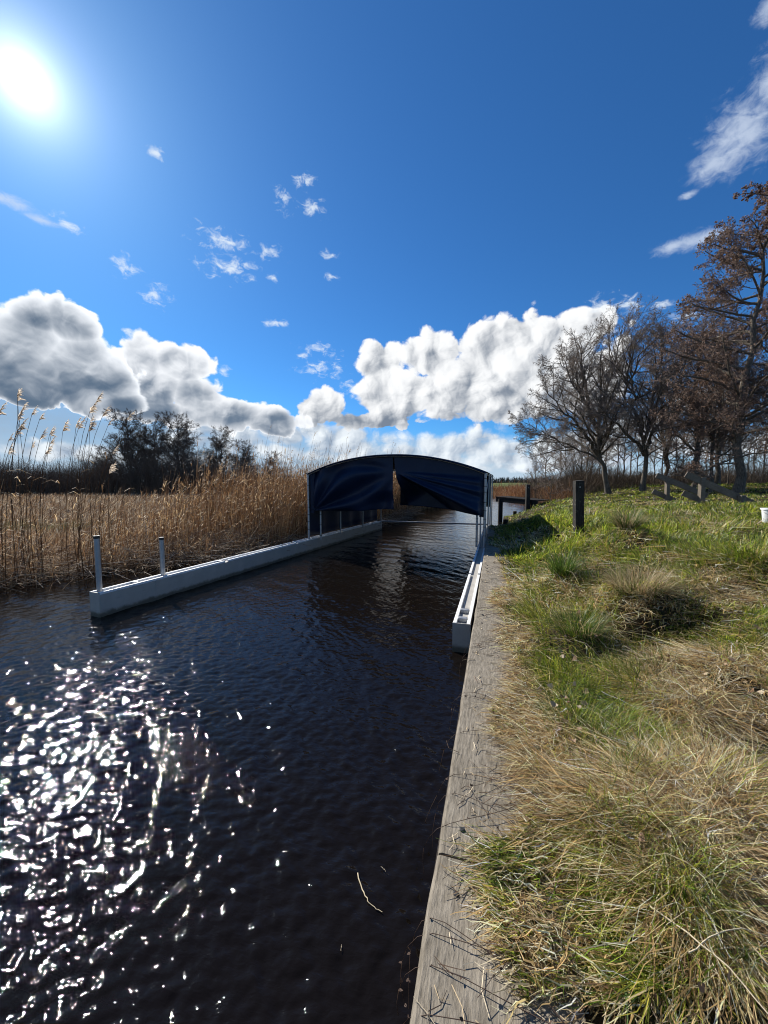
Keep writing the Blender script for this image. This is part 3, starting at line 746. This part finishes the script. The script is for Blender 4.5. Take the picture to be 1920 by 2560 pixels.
# ------------------------------------------------------------------ thicket and far lines of wood
def twigmass(name, label, bases, H, colr, w, lean=.18, K=4, mat=M_thicket, seed=1, branch=0, kind='stuff', catg=None):
    g = np.random.default_rng(seed); M = len(bases)
    Pp = np.zeros((M, K, 3)); Pp[:, 0] = bases
    d = norm(np.stack([g.normal(size=M) * lean, g.normal(size=M) * lean, np.ones(M)], 1))
    for k in range(1, K):
        d = norm(d + g.normal(size=d.shape) * .16); Pp[:, k] = Pp[:, k - 1] + d * (H / (K - 1))[:, None]
    RR = (w[:, None] * np.linspace(1, .5, K)[None])
    parts = [tubes(Pp, RR, 3)]; n0 = len(parts[0][0])
    if branch:
        P2, R2 = spawn(g, Pp, RR, branch, .35, 1, 40, 15, .3, .4, .02, 3, .02, .2)
        parts.append(tubes(P2, np.maximum(R2, RR.mean() * .6), 3))
    V, F = cat(parts)
    cc = np.tile(colr, (len(V), 1)) * g.uniform(.6, 1.4, (len(V), 1))
    o = npobj(name, V, F, mat, None, cc); tag(o, label, catg, None, kind); return o
g = np.random.default_rng(77)
M = 11000
px = g.uniform(-260, 760, M); d = g.uniform(52, 62, M)
r_ = (px - 960) / 960 * d
bx_ = r_ * math.cos(R(YAW)) - d * math.sin(R(YAW)); by_ = r_ * math.sin(R(YAW)) + d * math.cos(R(YAW))
hh = np.interp(px, [-300, 0, 100, 200, 330, 450, 600, 700, 760], [4.6, 4.9, 4.6, 5.4, 6.6, 6.6, 5.0, 3.8, 2.4]) * (0.50 + .7 * vn(px * .07, d * .3, 4)) * g.uniform(.55, 1.1, M)
twigmass('thicket', 'dense dark thicket of bare bushes across the marsh', np.stack([bx_, by_, np.full(M, .05)], 1), hh, (.15,.115,.085), g.uniform(.009, .022, M), .16, 4, M_thicket, 5, 4)
M = 5000
px = g.uniform(900, 2000, M); d = g.uniform(150, 190, M)
r_ = (px - 960) / 960 * d
bx_ = r_ * math.cos(R(YAW)) - d * math.sin(R(YAW)); by_ = r_ * math.sin(R(YAW)) + d * math.cos(R(YAW))
hh = (2.6 + 3.4 * vn(px * .03, px * 0, 9) * vn(px * .11, px * 0, 19)) * g.uniform(.5, 1.1, M)
twigmass('distant_wood', 'low dark line of trees on the horizon behind the green field', np.stack([bx_, by_, np.full(M, .85)], 1), hh, (.07,.065,.055), g.uniform(.06, .13, M), .25, 4, M_thicket, 6, 3)
# undergrowth at the feet of the right-hand trees
M = 9000
px = g.uniform(1320, 2050, M); d = g.uniform(26, 44, M)
r_ = (px - 960) / 960 * d
bx_ = r_ * math.cos(R(YAW)) - d * math.sin(R(YAW)); by_ = r_ * math.sin(R(YAW)) + d * math.cos(R(YAW))
hh = (0.5 + 2.6 * vn(px * .03, d * .2, 29) ** 1.5) * g.uniform(.4, 1.1, M)
twigmass('undergrowth', 'brown bare undergrowth between the trunks of the right-hand trees', np.stack([bx_, by_, ground(bx_, by_)], 1), hh, (.16,.12,.085), g.uniform(.006, .013, M), .3, 4, M_thicket, 8, 3)

# ------------------------------------------------------------------ reeds
WIND = np.array([.80, .28, 0])        # heads blow to the right
def reed_arrays(g, x, v, H, K=7, bend=.16, lean=.06):
    M = len(x); z0 = np.maximum(ground(x, v), -.12)
    d = norm(np.stack([g.normal(size=M) * lean, g.normal(size=M) * lean, np.ones(M)], 1))
    Pp = np.zeros((M, K, 3)); Pp[:, 0] = np.stack([x, v, z0], 1)
    bw = (bend * g.uniform(.3, 1.5, M))[:, None]
    for k in range(1, K):
        d = norm(d + WIND * bw * (k / K) ** 1.3 / 1.5 + g.normal(size=d.shape) * .015)
        Pp[:, k] = Pp[:, k - 1] + d * (H / (K - 1))[:, None]
    return Pp
def reed_cols(g, M, n, base=((.50,.32,.16), (.72,.53,.30), (.26,.155,.08))):
    b = np.array(base); c = b[g.integers(0, len(b), M)] * g.uniform(.65, 1.2, (M, 1)); return np.repeat(c, n, 0)
def plume_geo(g, tip, d0, size, n=26):
    """drooping one-sided feathery head made of thin strands"""
    t = np.linspace(0, 1, n); ax = d0 / np.linalg.norm(d0)
    base = tip + np.outer(t * size, ax) + np.outer((t ** 2) * size * .35, WIND)
    ln = size * (.46 * (1 - t) ** .7 + .10) * g.uniform(.6, 1.2, n)
    dr = norm(np.tile(WIND, (n, 1)) * 1.0 + ax * .75 + g.normal(size=(n, 3)) * .26)
    Pp = np.stack([base, base + dr * ln[:, None] * .5, base + dr * ln[:, None] + np.array([0, 0, -1]) * ln[:, None] * .35], 1)
    W = np.stack([ln * .03, ln * .10, ln * .03], 1)
    side = norm(np.cross(dr, g.normal(size=(n, 3))))
    return ribbons(Pp, W, side)
g = np.random.default_rng(101)
# big individual reeds at the left
spots = []
for ci, (px, py, d, n, spread) in enumerate([(15, 1010, 6.2, 5, .22), (105, 1015, 7.0, 4, .2), (70, 1080, 6.8, 4, .25), (165, 1030, 7.4, 3, .12), (215, 1010, 7.2, 4, .15), (240, 1030, 7.0, 5, .18), (30, 1100, 7.5, 5, .4), (150, 1100, 8.0, 5, .4), (300, 1140, 7.4, 3, .25)]):
    for k in range(n):
        dd = d + g.normal() * .15; x, v = cw(rr(px, dd) - .35 + g.normal() * spread, dd)
        top = EYE + (1205 - py) / 960 * dd + g.normal() * .18
        spots.append((x, v, max(2.2, top), ci))
CL = ['in the tall clump cut by the left edge', 'second tall clump from the left edge', 'shorter, just right of the left-edge clump', 'standing nearly alone between two clumps', 'in the clump left of the capped tubes', 'in the clump behind the first capped tube', 'low, in front of the thicket at far left', 'low, among the middle clumps', 'right of the capped tube clump, before the dark trees']
for i, (x, v, top, ci) in enumerate(spots):
    zb = max(gz(x, v), -.12); H = np.array([top - zb - .2])
    Pp = reed_arrays(g, np.array([x]), np.array([v]), H, 9, .17, .05)
    org = Pp[0, 0].copy(); Pp = Pp - org
    Rr = np.linspace(.0058, .003, 9)[None]
    V, F = tubes(Pp, Rr, 5)
    e = empty('tall_reed', tuple(org)); tag(e, 'thin reed with feathery plume, ' + CL[ci], 'reed', 'tall plumed reeds at the left')
    npobj('stalk', V, F, M_reed, e, reed_cols(g, 1, len(V), ((.16,.09,.045),)), True)
    dd = Pp[0, -1] - Pp[0, -2]
    V, F = plume_geo(g, Pp[0, -1] - dd * .1, dd, g.uniform(.15, .28), 34)
    npobj('plume', V, F, M_plume, e, np.tile(np.array([(.70,.60,.48)]), (len(V), 1)) * np.repeat(g.uniform(.5, 1.2, (len(V) // 6, 1)), 6, 0))
    for _ in range(3):
        n = 1; t = g.uniform(.2, .8, n); ii = (t * 8).astype(int); p = Pp[0, ii]; dr = norm(g.normal(size=(n, 3)) * [1, 1, .3] + WIND * .6 + UP * .7)
        ln = g.uniform(.18, .4, n)[:, None]
        PL = np.stack([p, p + dr * ln * .5, p + dr * ln - UP * ln * .35], 1)
        V, F = ribbons(PL, np.tile([.005, .007, .001], (n, 1)), norm(np.cross(dr, UP)))
        npobj('leaf', V, F, M_reed, e, reed_cols(g, n, 6))
# the reed bed
def bed(M, vmin, vmax, depth, hmin, hmax, keep, g):
    v = vmin + (vmax - vmin) * g.random(M) ** 1.35
    off = depth * g.random(M) ** 1.4
    x = xleft(v) + .15 - off
    m = keep(x, v, off, g); x, v, off = x[m], v[m], off[m]
    H = g.uniform(hmin, hmax, len(x)) * (.8 + .35 * vn(x * .9, v * .9, 61))
    return x, v, H
def keepd(x, v, off, g):
    p = ss(7.6, 11.0, v) * .95 + .04 + .30 * (vn(x * 1.1, v * 1.1, 71) > .68)
    return g.random(len(x)) < p
xs, vs, Hs = bed(15000, 4.6, 42, 4.2, 1.3, 2.35, keepd, g)
Hs = Hs * (.72 + .42 * ss(7, 12, vs))
vv = g.random(len(xs)); Hs = np.where(vv > .93, Hs * 1.35, Hs)
Pp = reed_arrays(g, xs, vs, Hs, 6, .16, .10)
dist = np.hypot(xs, vs)
Rr = (.0024 + .00030 * dist)[:, None] * np.linspace(1, .45, 6)[None]
V1, F1 = tubes(Pp, Rr, 3); c1 = reed_cols(g, len(xs), 18)
# leaves of the bed
M = 26000; pi = g.integers(0, len(xs), M); p, dd, _ = sample_on(Pp, Rr, pi, g.uniform(.15, .95, M))
dr = norm(g.normal(size=(M, 3)) * [1, 1, .4] + WIND * .7 + UP * .9); ln = g.uniform(.15, .42, M)[:, None]
PL = np.stack([p, p + dr * ln * .5, p + dr * ln - UP * ln * .3], 1)
V2, F2 = ribbons(PL, np.outer(.0035 + .0004 * dist[pi], [1, 1.2, .2]), norm(np.cross(dr, UP))); c2 = reed_cols(g, M, 6)
# broken, lying stalks near the foot
M = 4200; v = g.uniform(4.3, 22, M); x = xleft(v) + .45 - 2.6 * g.random(M) ** 1.3; z = np.maximum(ground(x, v), 0.0) + g.random(M) * .28
dr = norm(np.stack([g.normal(size=M) + .25, g.normal(size=M) * .8, g.normal(size=M) * .28 + .12], 1)); ln = g.uniform(.3, 1.1, M)[:, None]
p = np.stack([x, v, z], 1)
PL = np.stack([p, p + dr * ln * .5 + UP * .05, p + dr * ln], 1)
V3, F3 = tubes(PL, np.outer(.0022 + .00028 * np.hypot(x, v), [1, 1, .7]), 3); c3 = reed_cols(g, M, 9, ((.40,.30,.19), (.50,.42,.32), (.22,.13,.07)))
# heads of the bed
sel = np.where(g.random(len(xs)) < .10)[0]
parts = [plume_geo(g, Pp[i, -1], Pp[i, -1] - Pp[i, -2], g.uniform(.14, .26), 9) for i in sel]
V4, F4 = cat(parts); c4 = np.tile([(.36,.27,.18)], (len(V4), 1))
V, F = cat([(V1, F1), (V2, F2), (V3, F3), (V4, F4)])
tag(npobj('reed_bed', V, F, M_reed, None, np.concatenate([c1, c2, c3, c4])), 'dense brown winter reeds lining the left side of the canal', None, None, 'stuff')
# stubble on the marsh
M = 60000
d = np.exp(g.uniform(np.log(6.5), np.log(58), M)); px = g.uniform(-60, 760, M)
r_ = (px - 960) / 960 * d
x = r_ * math.cos(R(YAW)) - d * math.sin(R(YAW)); v = r_ * math.sin(R(YAW)) + d * math.cos(R(YAW))
m = x < xleft(v) + .1; x, v, d = x[m], v[m], d[m]; M = len(x)
H = g.uniform(.15, .55, M) * (.7 + .6 * vn(x * .7, v * .7, 81))
d0 = norm(np.stack([g.normal(size=M) * .5 + .2, g.normal(size=M) * .5, np.ones(M)], 1))
p = np.stack([x, v, ground(x, v) - .02], 1)
PL = np.stack([p, p + d0 * H[:, None] * .55, p + d0 * H[:, None] + WIND * (H * .3)[:, None]], 1)
V, F = ribbons(PL, np.outer(.0022 + .00055 * d, [1, .8, .25]), norm(np.stack([np.ones(M), g.normal(size=M) * .5, g.normal(size=M) * .2], 1)))
green = ss(.55, .75, vn(x * .4, v * .4, 91)) * ss(-9, -12, x) * (d < 16)
base = reed_cols(g, M, 1, ((.24,.14,.075), (.36,.24,.14), (.14,.085,.05), (.58,.47,.33)))
base = base * (1 - .8 * green[:, None]) + np.array([.10,.11,.03]) * .8 * green[:, None]
tag(npobj('marsh_stubble', V, F, M_reed, None, np.repeat(base, 6, 0)), 'low brown sedge and cut reed stubble covering the marsh', None, None, 'stuff')
# dead reeds on the far right shore
M = 9000; v = g.uniform(29, 60, M); x = xright(v) + g.uniform(-.5, 2.6, M); H = g.uniform(.15, .62, M) + (g.random(M) > .97) * .8
Pp = reed_arrays(g, x, v, H, 4, .2, .25); Rr = (.004 + .00032 * v)[:, None] * np.linspace(1, .4, 4)[None]
V, F = tubes(Pp, Rr, 3)
tag(npobj('far_reeds', V, F, M_reed, None, reed_cols(g, M, 12, ((.55,.33,.17), (.70,.54,.36), (.38,.21,.11)))), 'orange-brown dead reeds on the far right shore behind the jetty', None, None, 'stuff')

# ------------------------------------------------------------------ grass on the bank
def straw_frac(x, v):
    e = x - xright(v)
    f = .50 + 1.7 * (fbm(x * 1.1, v * 1.1, 41) - .5) + 1.1 * (fbm(x * 3.4, v * 3.4, 43, 2) - .5)
    f = f + .22 * (1 - ss(-.05, .25 + .2 * vn(v * 2, v * 0, 47), e)) + .38 * ss(.7, 1.3, x) * (1 - ss(2.4, 3.6, v)) + .22 * ss(.9, 1.4, x) * (1 - ss(3.6, 5.2, v)) * ss(2.2, 1.4, x) - .36 * ss(3.6, 7, v)
    f = f + .22 * (1 - ss(1.5, 2.1, v)) * ss(.25, .6, e) - .50 * (.35 + .65 * ss(1.4, 2.2, v)) * ss(.10, .28, e) * (1 - ss(.55, .9, e)) * (1 - ss(3.5, 5, v))
    f = f + .42 * ss(.5, .8, x) * (1 - ss(3.0, 3.8, v))
    return np.clip(f, .04, .95)
def blades(g, M, dmin, dmax, pxa, pxb, hs, K=5, flat=0., straw_boost=0., wmul=1.0, wfloor=.0015):
    d = np.exp(g.uniform(np.log(dmin), np.log(dmax), M)); px = g.uniform(pxa, pxb, M)
    r_ = (px - 960) / 960 * d
    x = r_ * math.cos(R(YAW)) - d * math.sin(R(YAW)); v = r_ * math.sin(R(YAW)) + d * math.cos(R(YAW))
    e = x - xright(v)
    edge = -.225 + .32 * fbm(v * 2.2, v * 0 + 1, 77, 3) - .16 * ss(7.8, 9.5, v)
    gap = vn(x * 3.1 + 9, v * 3.1, 63) * .6 + vn(x * 8.3, v * 8.3, 64) * .4
    m = (e > edge) & (v > -.6) & (v < 60) & (g.random(M) < .16 + .84 * ss(.30, .52, gap))
    x, v, d, e = x[m], v[m], d[m], e[m]; M = len(x)
    st = straw_frac(x, v) + straw_boost; isst = g.random(M) < st
    clump = vn(x * 4.2, v * 4.2, 51); big = vn(x * 1.3, v * 1.3, 53)
    H = hs * (.35 + 1.1 * clump ** 2 + .55 * big) * g.uniform(.55, 1.25, M) * (1 - .45 * ss(7, 16, v) * 1) 
    H = np.where(isst, H * 1.05, H)
    H *= .55 + .45 * ss(.0, .3, e)
    # lean field: combed in patches, over the edge near the quay
    th = 6.28 * vn(x * .9 + 3, v * .9, 55) * 1.2 + g.normal(size=M) * .8
    th = np.where(isst & (g.random(M) < .75), g.uniform(0, 6.28, M), th)
    ld = np.stack([np.cos(th), np.sin(th), np.zeros(M)], 1)
    ld = norm(ld + np.stack([-1.3 * (1 - ss(.05, .5, e)), np.zeros(M), np.zeros(M)], 1) + 1e-5)
    tilt0 = np.clip(g.normal(.45 + flat * .5, .3, M) + isst * .35, .05, 1.45); curl = g.uniform(.3, 1.3, M) + isst * .4
    Pp = np.zeros((M, K, 3)); Pp[:, 0] = np.stack([x, v, np.where((x < .27) & (v < 13), np.maximum(ground(x, v) - .015, .45), ground(x, v) - .015)], 1)
    for k in range(1, K):
        a = np.clip(tilt0 + curl * (k - .5) / (K - 1), 0, 1.75)
        dd = ld * np.sin(a)[:, None] + UP * np.cos(a)[:, None] + g.normal(size=(M, 3)) * np.where(isst, .30, .17)[:, None]
        Pp[:, k] = Pp[:, k - 1] + dd * (H / (K - 1))[:, None]
    gmin = Pp[:, 0, 2][:, None] + .012
    Pp[:, 1:, 2] = np.maximum(Pp[:, 1:, 2], gmin + g.uniform(0, .05, (M, 1)))
    over = (Pp[:, 1:, 0] < xright(v)[:, None] + .09) & (v[:, None] < 13)
    Pp[:, 1:, 2] = np.where(over, np.maximum(Pp[:, 1:, 2], .466), Pp[:, 1:, 2])
    w = np.maximum(wfloor, .00085 * d) * g.uniform(.7, 1.35, M) * wmul
    W = w[:, None] * np.linspace(1, .15, K)[None] ** .8
    sd = norm(np.cross(ld, UP) + g.normal(size=(M, 3)) * .45)
    V, F = ribbons(Pp, W, sd)
    gr = np.array([(.11,.17,.016), (.20,.27,.026), (.31,.35,.04), (.055,.10,.014), (.36,.32,.05)])
    so_ = np.array([(.70,.54,.26), (.80,.66,.38), (.46,.31,.13), (.58,.39,.17), (.22,.135,.07), (.74,.65,.44)])
    c = np.where(isst[:, None], so_[g.integers(0, len(so_), M)], gr[g.integers(0, len(gr), M)]) * g.uniform(.7, 1.2, (M, 1))
    pk = (vn(x * 1.7, v * 1.7, 57)[:, None]); c = np.clip(c * (.8 + .35 * pk) * np.exp(g.normal(size=(M, 1)) * .42), 0, .85)
    return V, F, np.repeat(c, K * 2, 0), isst
g = np.random.default_rng(202)
sets = [blades(g, 112000, .95, 4.6, 880, 1990, .155, wfloor=.0019), blades(g, 105000, 3.8, 13, 1080, 1980, .19, 4, wmul=1.15), blades(g, 80000, 11, 45, 1180, 1980, .20, 3)]
n = 0; Vs, Fs, Cs = [], [], []
for V, F, c, _ in sets: Vs.append(V); Fs.append(F + n); Cs.append(c); n += len(V)
tag(npobj('grass', np.concatenate(Vs), np.concatenate(Fs), M_blade, None, np.concatenate(Cs)), 'long winter grass, green and straw coloured, on the right bank', None, None, 'stuff')
# flattened thatch near the eye
V, F, c, _ = blades(g, 52000, .95, 6.0, 900, 1990, .26, 6, 1.6, .5, 1.3, .0019)
tag(npobj('dead_grass', V, F, M_blade, None, c), 'flattened dead straw grass lying over the near bank', None, None, 'stuff')

# tussocks: things of their own
def tussock(name, label, x, v, M, H, spread, cols, seed, w=.003, up=.35):
    g = np.random.default_rng(seed); K = 7
    an = g.uniform(0, 6.28, M); r0 = spread * .3 * np.sqrt(g.random(M))
    base = np.stack([r0 * np.cos(an), r0 * np.sin(an), np.zeros(M)], 1); an = an + g.normal(size=M) * .4
    ld = np.stack([np.cos(an), np.sin(an), np.zeros(M)], 1); tl = g.uniform(.05, up + .5, M); cu = g.uniform(.3, 1.5, M); h = H * g.uniform(.5, 1.15, M)
    Pp = np.zeros((M, K, 3)); Pp[:, 0] = base
    for k in range(1, K):
        a = tl + cu * (k / K) ** 1.5
        Pp[:, k] = Pp[:, k - 1] + (ld * np.sin(a)[:, None] + UP * np.cos(a)[:, None]) * (h / (K - 1))[:, None]
    V, F = ribbons(Pp, (w * g.uniform(.7, 1.3, M))[:, None] * np.linspace(1, .15, K)[None], norm(np.cross(ld, UP) + g.normal(size=(M, 3)) * .3))
    cc = np.array(cols)[g.integers(0, len(cols), M)] * g.uniform(.7, 1.2, (M, 1))
    o = npobj(name, V, F, M_blade, None, np.repeat(cc, K * 2, 0)); o.location = (x, v, gz(x, v) - .02)
    tag(o, label, 'grass tussock', 'tussocks on the bank')
GC_ = [(.07,.13,.018), (.12,.18,.022), (.05,.09,.016)]; SC_ = [(.45,.35,.18), (.5,.42,.24), (.3,.2,.1)]
tussock('rush_tussock', 'dark green rush tussock with long arching blades beside the quay', .86, 5.3, 330, .42, .45, GC_, 1, .0042)
tussock('grass_tussock', 'tall bristly tussock right of the thick dark post', 2.0, 6.8, 700, .36, .5, GC_ + SC_, 2, .004, .2)
tussock('grass_tussock', 'pale straw tussock combed over a dark hollow', 1.42, 4.4, 1000, .30, .8, SC_ + [(.12,.15,.03)], 3, .003, .6)
tussock('grass_tussock', 'green tussock at the quay edge just before the pale straw one', .74, 3.7, 600, .26, .6, GC_ + SC_[:1], 4, .0026, .5)
tussock('grass_tussock', 'green tussock at the quay edge nearest the camera', .50, 2.35, 420, .20, .6, GC_ + [(.12,.15,.03)], 5, .0018, .5)

# ------------------------------------------------------------------ loose stems, twigs, leaves
def stem(name, label, pts, r, colr, catg, group, seed, buds=0):
    g = np.random.default_rng(seed); pts = np.array(pts, float); org = pts[0].copy(); pts = pts - org
    K = 14; t_ = np.linspace(0, len(pts) - 1, K)
    # smooth through the points
    Pp = np.stack([np.interp(t_, np.arange(len(pts)), pts[:, c]) for c in range(3)], 1)
    for _ in range(10 if buds == 0 else 3): Pp[1:-1] = (Pp[:-2] + Pp[1:-1] * 2 + Pp[2:]) / 4
    Pp[1:] += g.normal(size=(K - 1, 3)) * r * .8
    V, F = tubes(Pp[None], (r * np.linspace(1, .5, K))[None], 5)
    if buds:
        ii = g.integers(3, K, buds); p = Pp[ii]; dd = norm(g.normal(size=(buds, 3)) + UP * .3); s = g.uniform(.003, .010, buds)
        PL = np.stack([p, p + dd * s[:, None] * .6, p + dd * s[:, None] * 1.4], 1)
        V2, F2 = ribbons(PL, np.outer(s, [.3, .5, .1]), norm(np.cross(dd, g.normal(size=(buds, 3))))); V, F = cat([(V, F), (V2, F2)])
    o = npobj(name, V, F, M_stem, None, np.tile([colr], (len(V), 1)), True); o.location = tuple(org)
    tag(o, label, catg, group); return o
rs = random.Random(9)
for i in range(64):           # wiry stems creeping over the cap beam and dangling to the water
    v = .95 + 3.9 * rs.random() ** 1.3 if i < 54 else rs.uniform(4.5, 8); reach = rs.uniform(.05, .42)
    x0 = .26; pts = [(x0, v, .475)]
    a = rs.uniform(-1.3, 1.3); x = x0; vv_ = v; z = .475
    hang = (i % 4 == 0 and v < 3.2) or v < 1.1
    for k in range(4):
        x -= reach / 4; vv_ += a * reach / 3 + rs.uniform(-.05, .05); pts.append((x, vv_, .464 + rs.uniform(0, .03)))
    if hang:
        pts[-1] = (-.17, vv_, .475); pts += [(-.215, vv_ - .02, .46), (-.24 - rs.random() * .05, vv_ - .05, .36), (-.22 - rs.random() * .08, vv_ - .04 + rs.uniform(-.08, .08), .22)]
    stem('dead_stem', ('thin dark wiry stem hanging over the quay edge' if hang else 'thin dark wiry stem creeping across the grey cap beam') + (', nearest the camera' if v < 1.3 else ', near the white washer' if v < 2 else ', beyond the washer' if v < 3 else ', level with the straw tussock' if v < 4.5 else ', beside the pontoon'), pts, .0016 if v < 4 else .003, (.07,.042,.028), 'stem', 'dead stems on the quay', i, 7 if v < 3 else 3)
for i in range(34):           # thick pale straws lying in the near grass
    v = rs.uniform(1.0, 3.4); x = rs.uniform(.45, 2.6); a = rs.uniform(0, 6.28); L = rs.uniform(.12, .42)
    p0 = (x, v, gz(x, v) + rs.uniform(.05, .13)); x2, v2 = x + math.cos(a) * L, v + math.sin(a) * L
    pm = ((x + x2) / 2 + rs.uniform(-.03, .03), (v + v2) / 2 + rs.uniform(-.03, .03), (p0[2] + gz(x2, v2) + .1) / 2 + rs.uniform(0, .05))
    stem('pale_straw', ('long ' if L > .27 else 'short ') + 'thick pale straw lying on the grass bank ' + ('close to the quay' if x < 1.0 else 'in the dead patch' if x < 1.8 else 'towards the right edge') + (', nearest the camera' if v < 1.7 else ', a step farther' if v < 2.5 else ', farthest of them'), [p0, pm, (x2, v2, gz(x2, v2) + rs.uniform(.04, .12))], rs.uniform(.0014, .0028), (.52,.44,.30), 'straw', 'pale straws in the near grass', 200 + i)
stem('floating_twig', 'pale forked twig floating on the black water near the quay', [(-.60, 1.62, .006), (-.53, 1.52, .012), (-.50, 1.50, .010), (-.44, 1.49, .008)], .0030, (.55,.46,.30), 'twig', None, 400)
stem('floating_straw', 'short pale straw afloat above the forked twig', [(-.50, 1.68, .008), (-.47, 1.665, .008)], .0014, (.5,.42,.3), 'straw', None, 401)
stem('floating_straw', 'tiny straw afloat near the quay stems at the bottom', [(-.565, 1.33, .006), (-.56, 1.31, .006)], .0014, (.5,.42,.3), 'straw', None, 402)
# straw bits lying on the cap beam, one object: nobody could count them
g = np.random.default_rng(66); M = 420; v = .9 + 8 * g.random(M) ** 1.6; x = .20 - .36 * g.random(M) ** 2.2; an = g.uniform(0, 6.28, M); L = g.uniform(.015, .11, M)
p = np.stack([x, v, np.full(M, .466)], 1); dd = np.stack([np.cos(an), np.sin(an), g.normal(size=M) * .05], 1); bnd = np.stack([-np.sin(an), np.cos(an), np.zeros(M)], 1)
PL = np.stack([p, p + dd * L[:, None] * .5 + bnd * (L * g.normal(size=M) * .15)[:, None], p + dd * L[:, None]], 1); PL[..., 2] = np.maximum(PL[..., 2], .464)
V, F = tubes(PL, np.outer(.0009 + .0004 * v, [1, 1, .6]), 3)
tag(npobj('straw_litter', V, F, M_stem, None, np.repeat(np.array([(.50,.38,.22), (.16,.10,.06), (.60,.50,.34)])[g.integers(0, 3, M)], 9, 0)), 'loose straw bits scattered on the grey cap beam', None, None, 'stuff')
# curled dead leaves, one object: nobody could count them
M = 420; g = np.random.default_rng(55); v = .9 + 3.0 * g.random(M) ** 1.2; x = .3 + 2.2 * g.random(M) ** 1.2; s = g.uniform(.012, .035, M)
p = np.stack([x, v, ground(x, v) + g.uniform(.02, .09, M)], 1); dd = norm(g.normal(size=(M, 3)) * [1, 1, .5]); sdd = norm(np.cross(dd, UP + g.normal(size=(M, 3)) * .6)); nn = np.cross(dd, sdd)
PL = np.stack([p, p + dd * s[:, None] * .5 + nn * s[:, None] * .3, p + dd * s[:, None], p + dd * s[:, None] * 1.4 - nn * s[:, None] * .25], 1)
V, F = ribbons(PL, np.outer(s, [.1, .5, .45, .05]), sdd)
tag(npobj('leaf_litter', V, F, M_stem, None, np.repeat(np.array([(.30,.20,.13), (.20,.12,.07), (.42,.33,.22)])[g.integers(0, 3, M)], 8, 0)), 'small curled dead leaves scattered in the near grass', None, None, 'stuff')
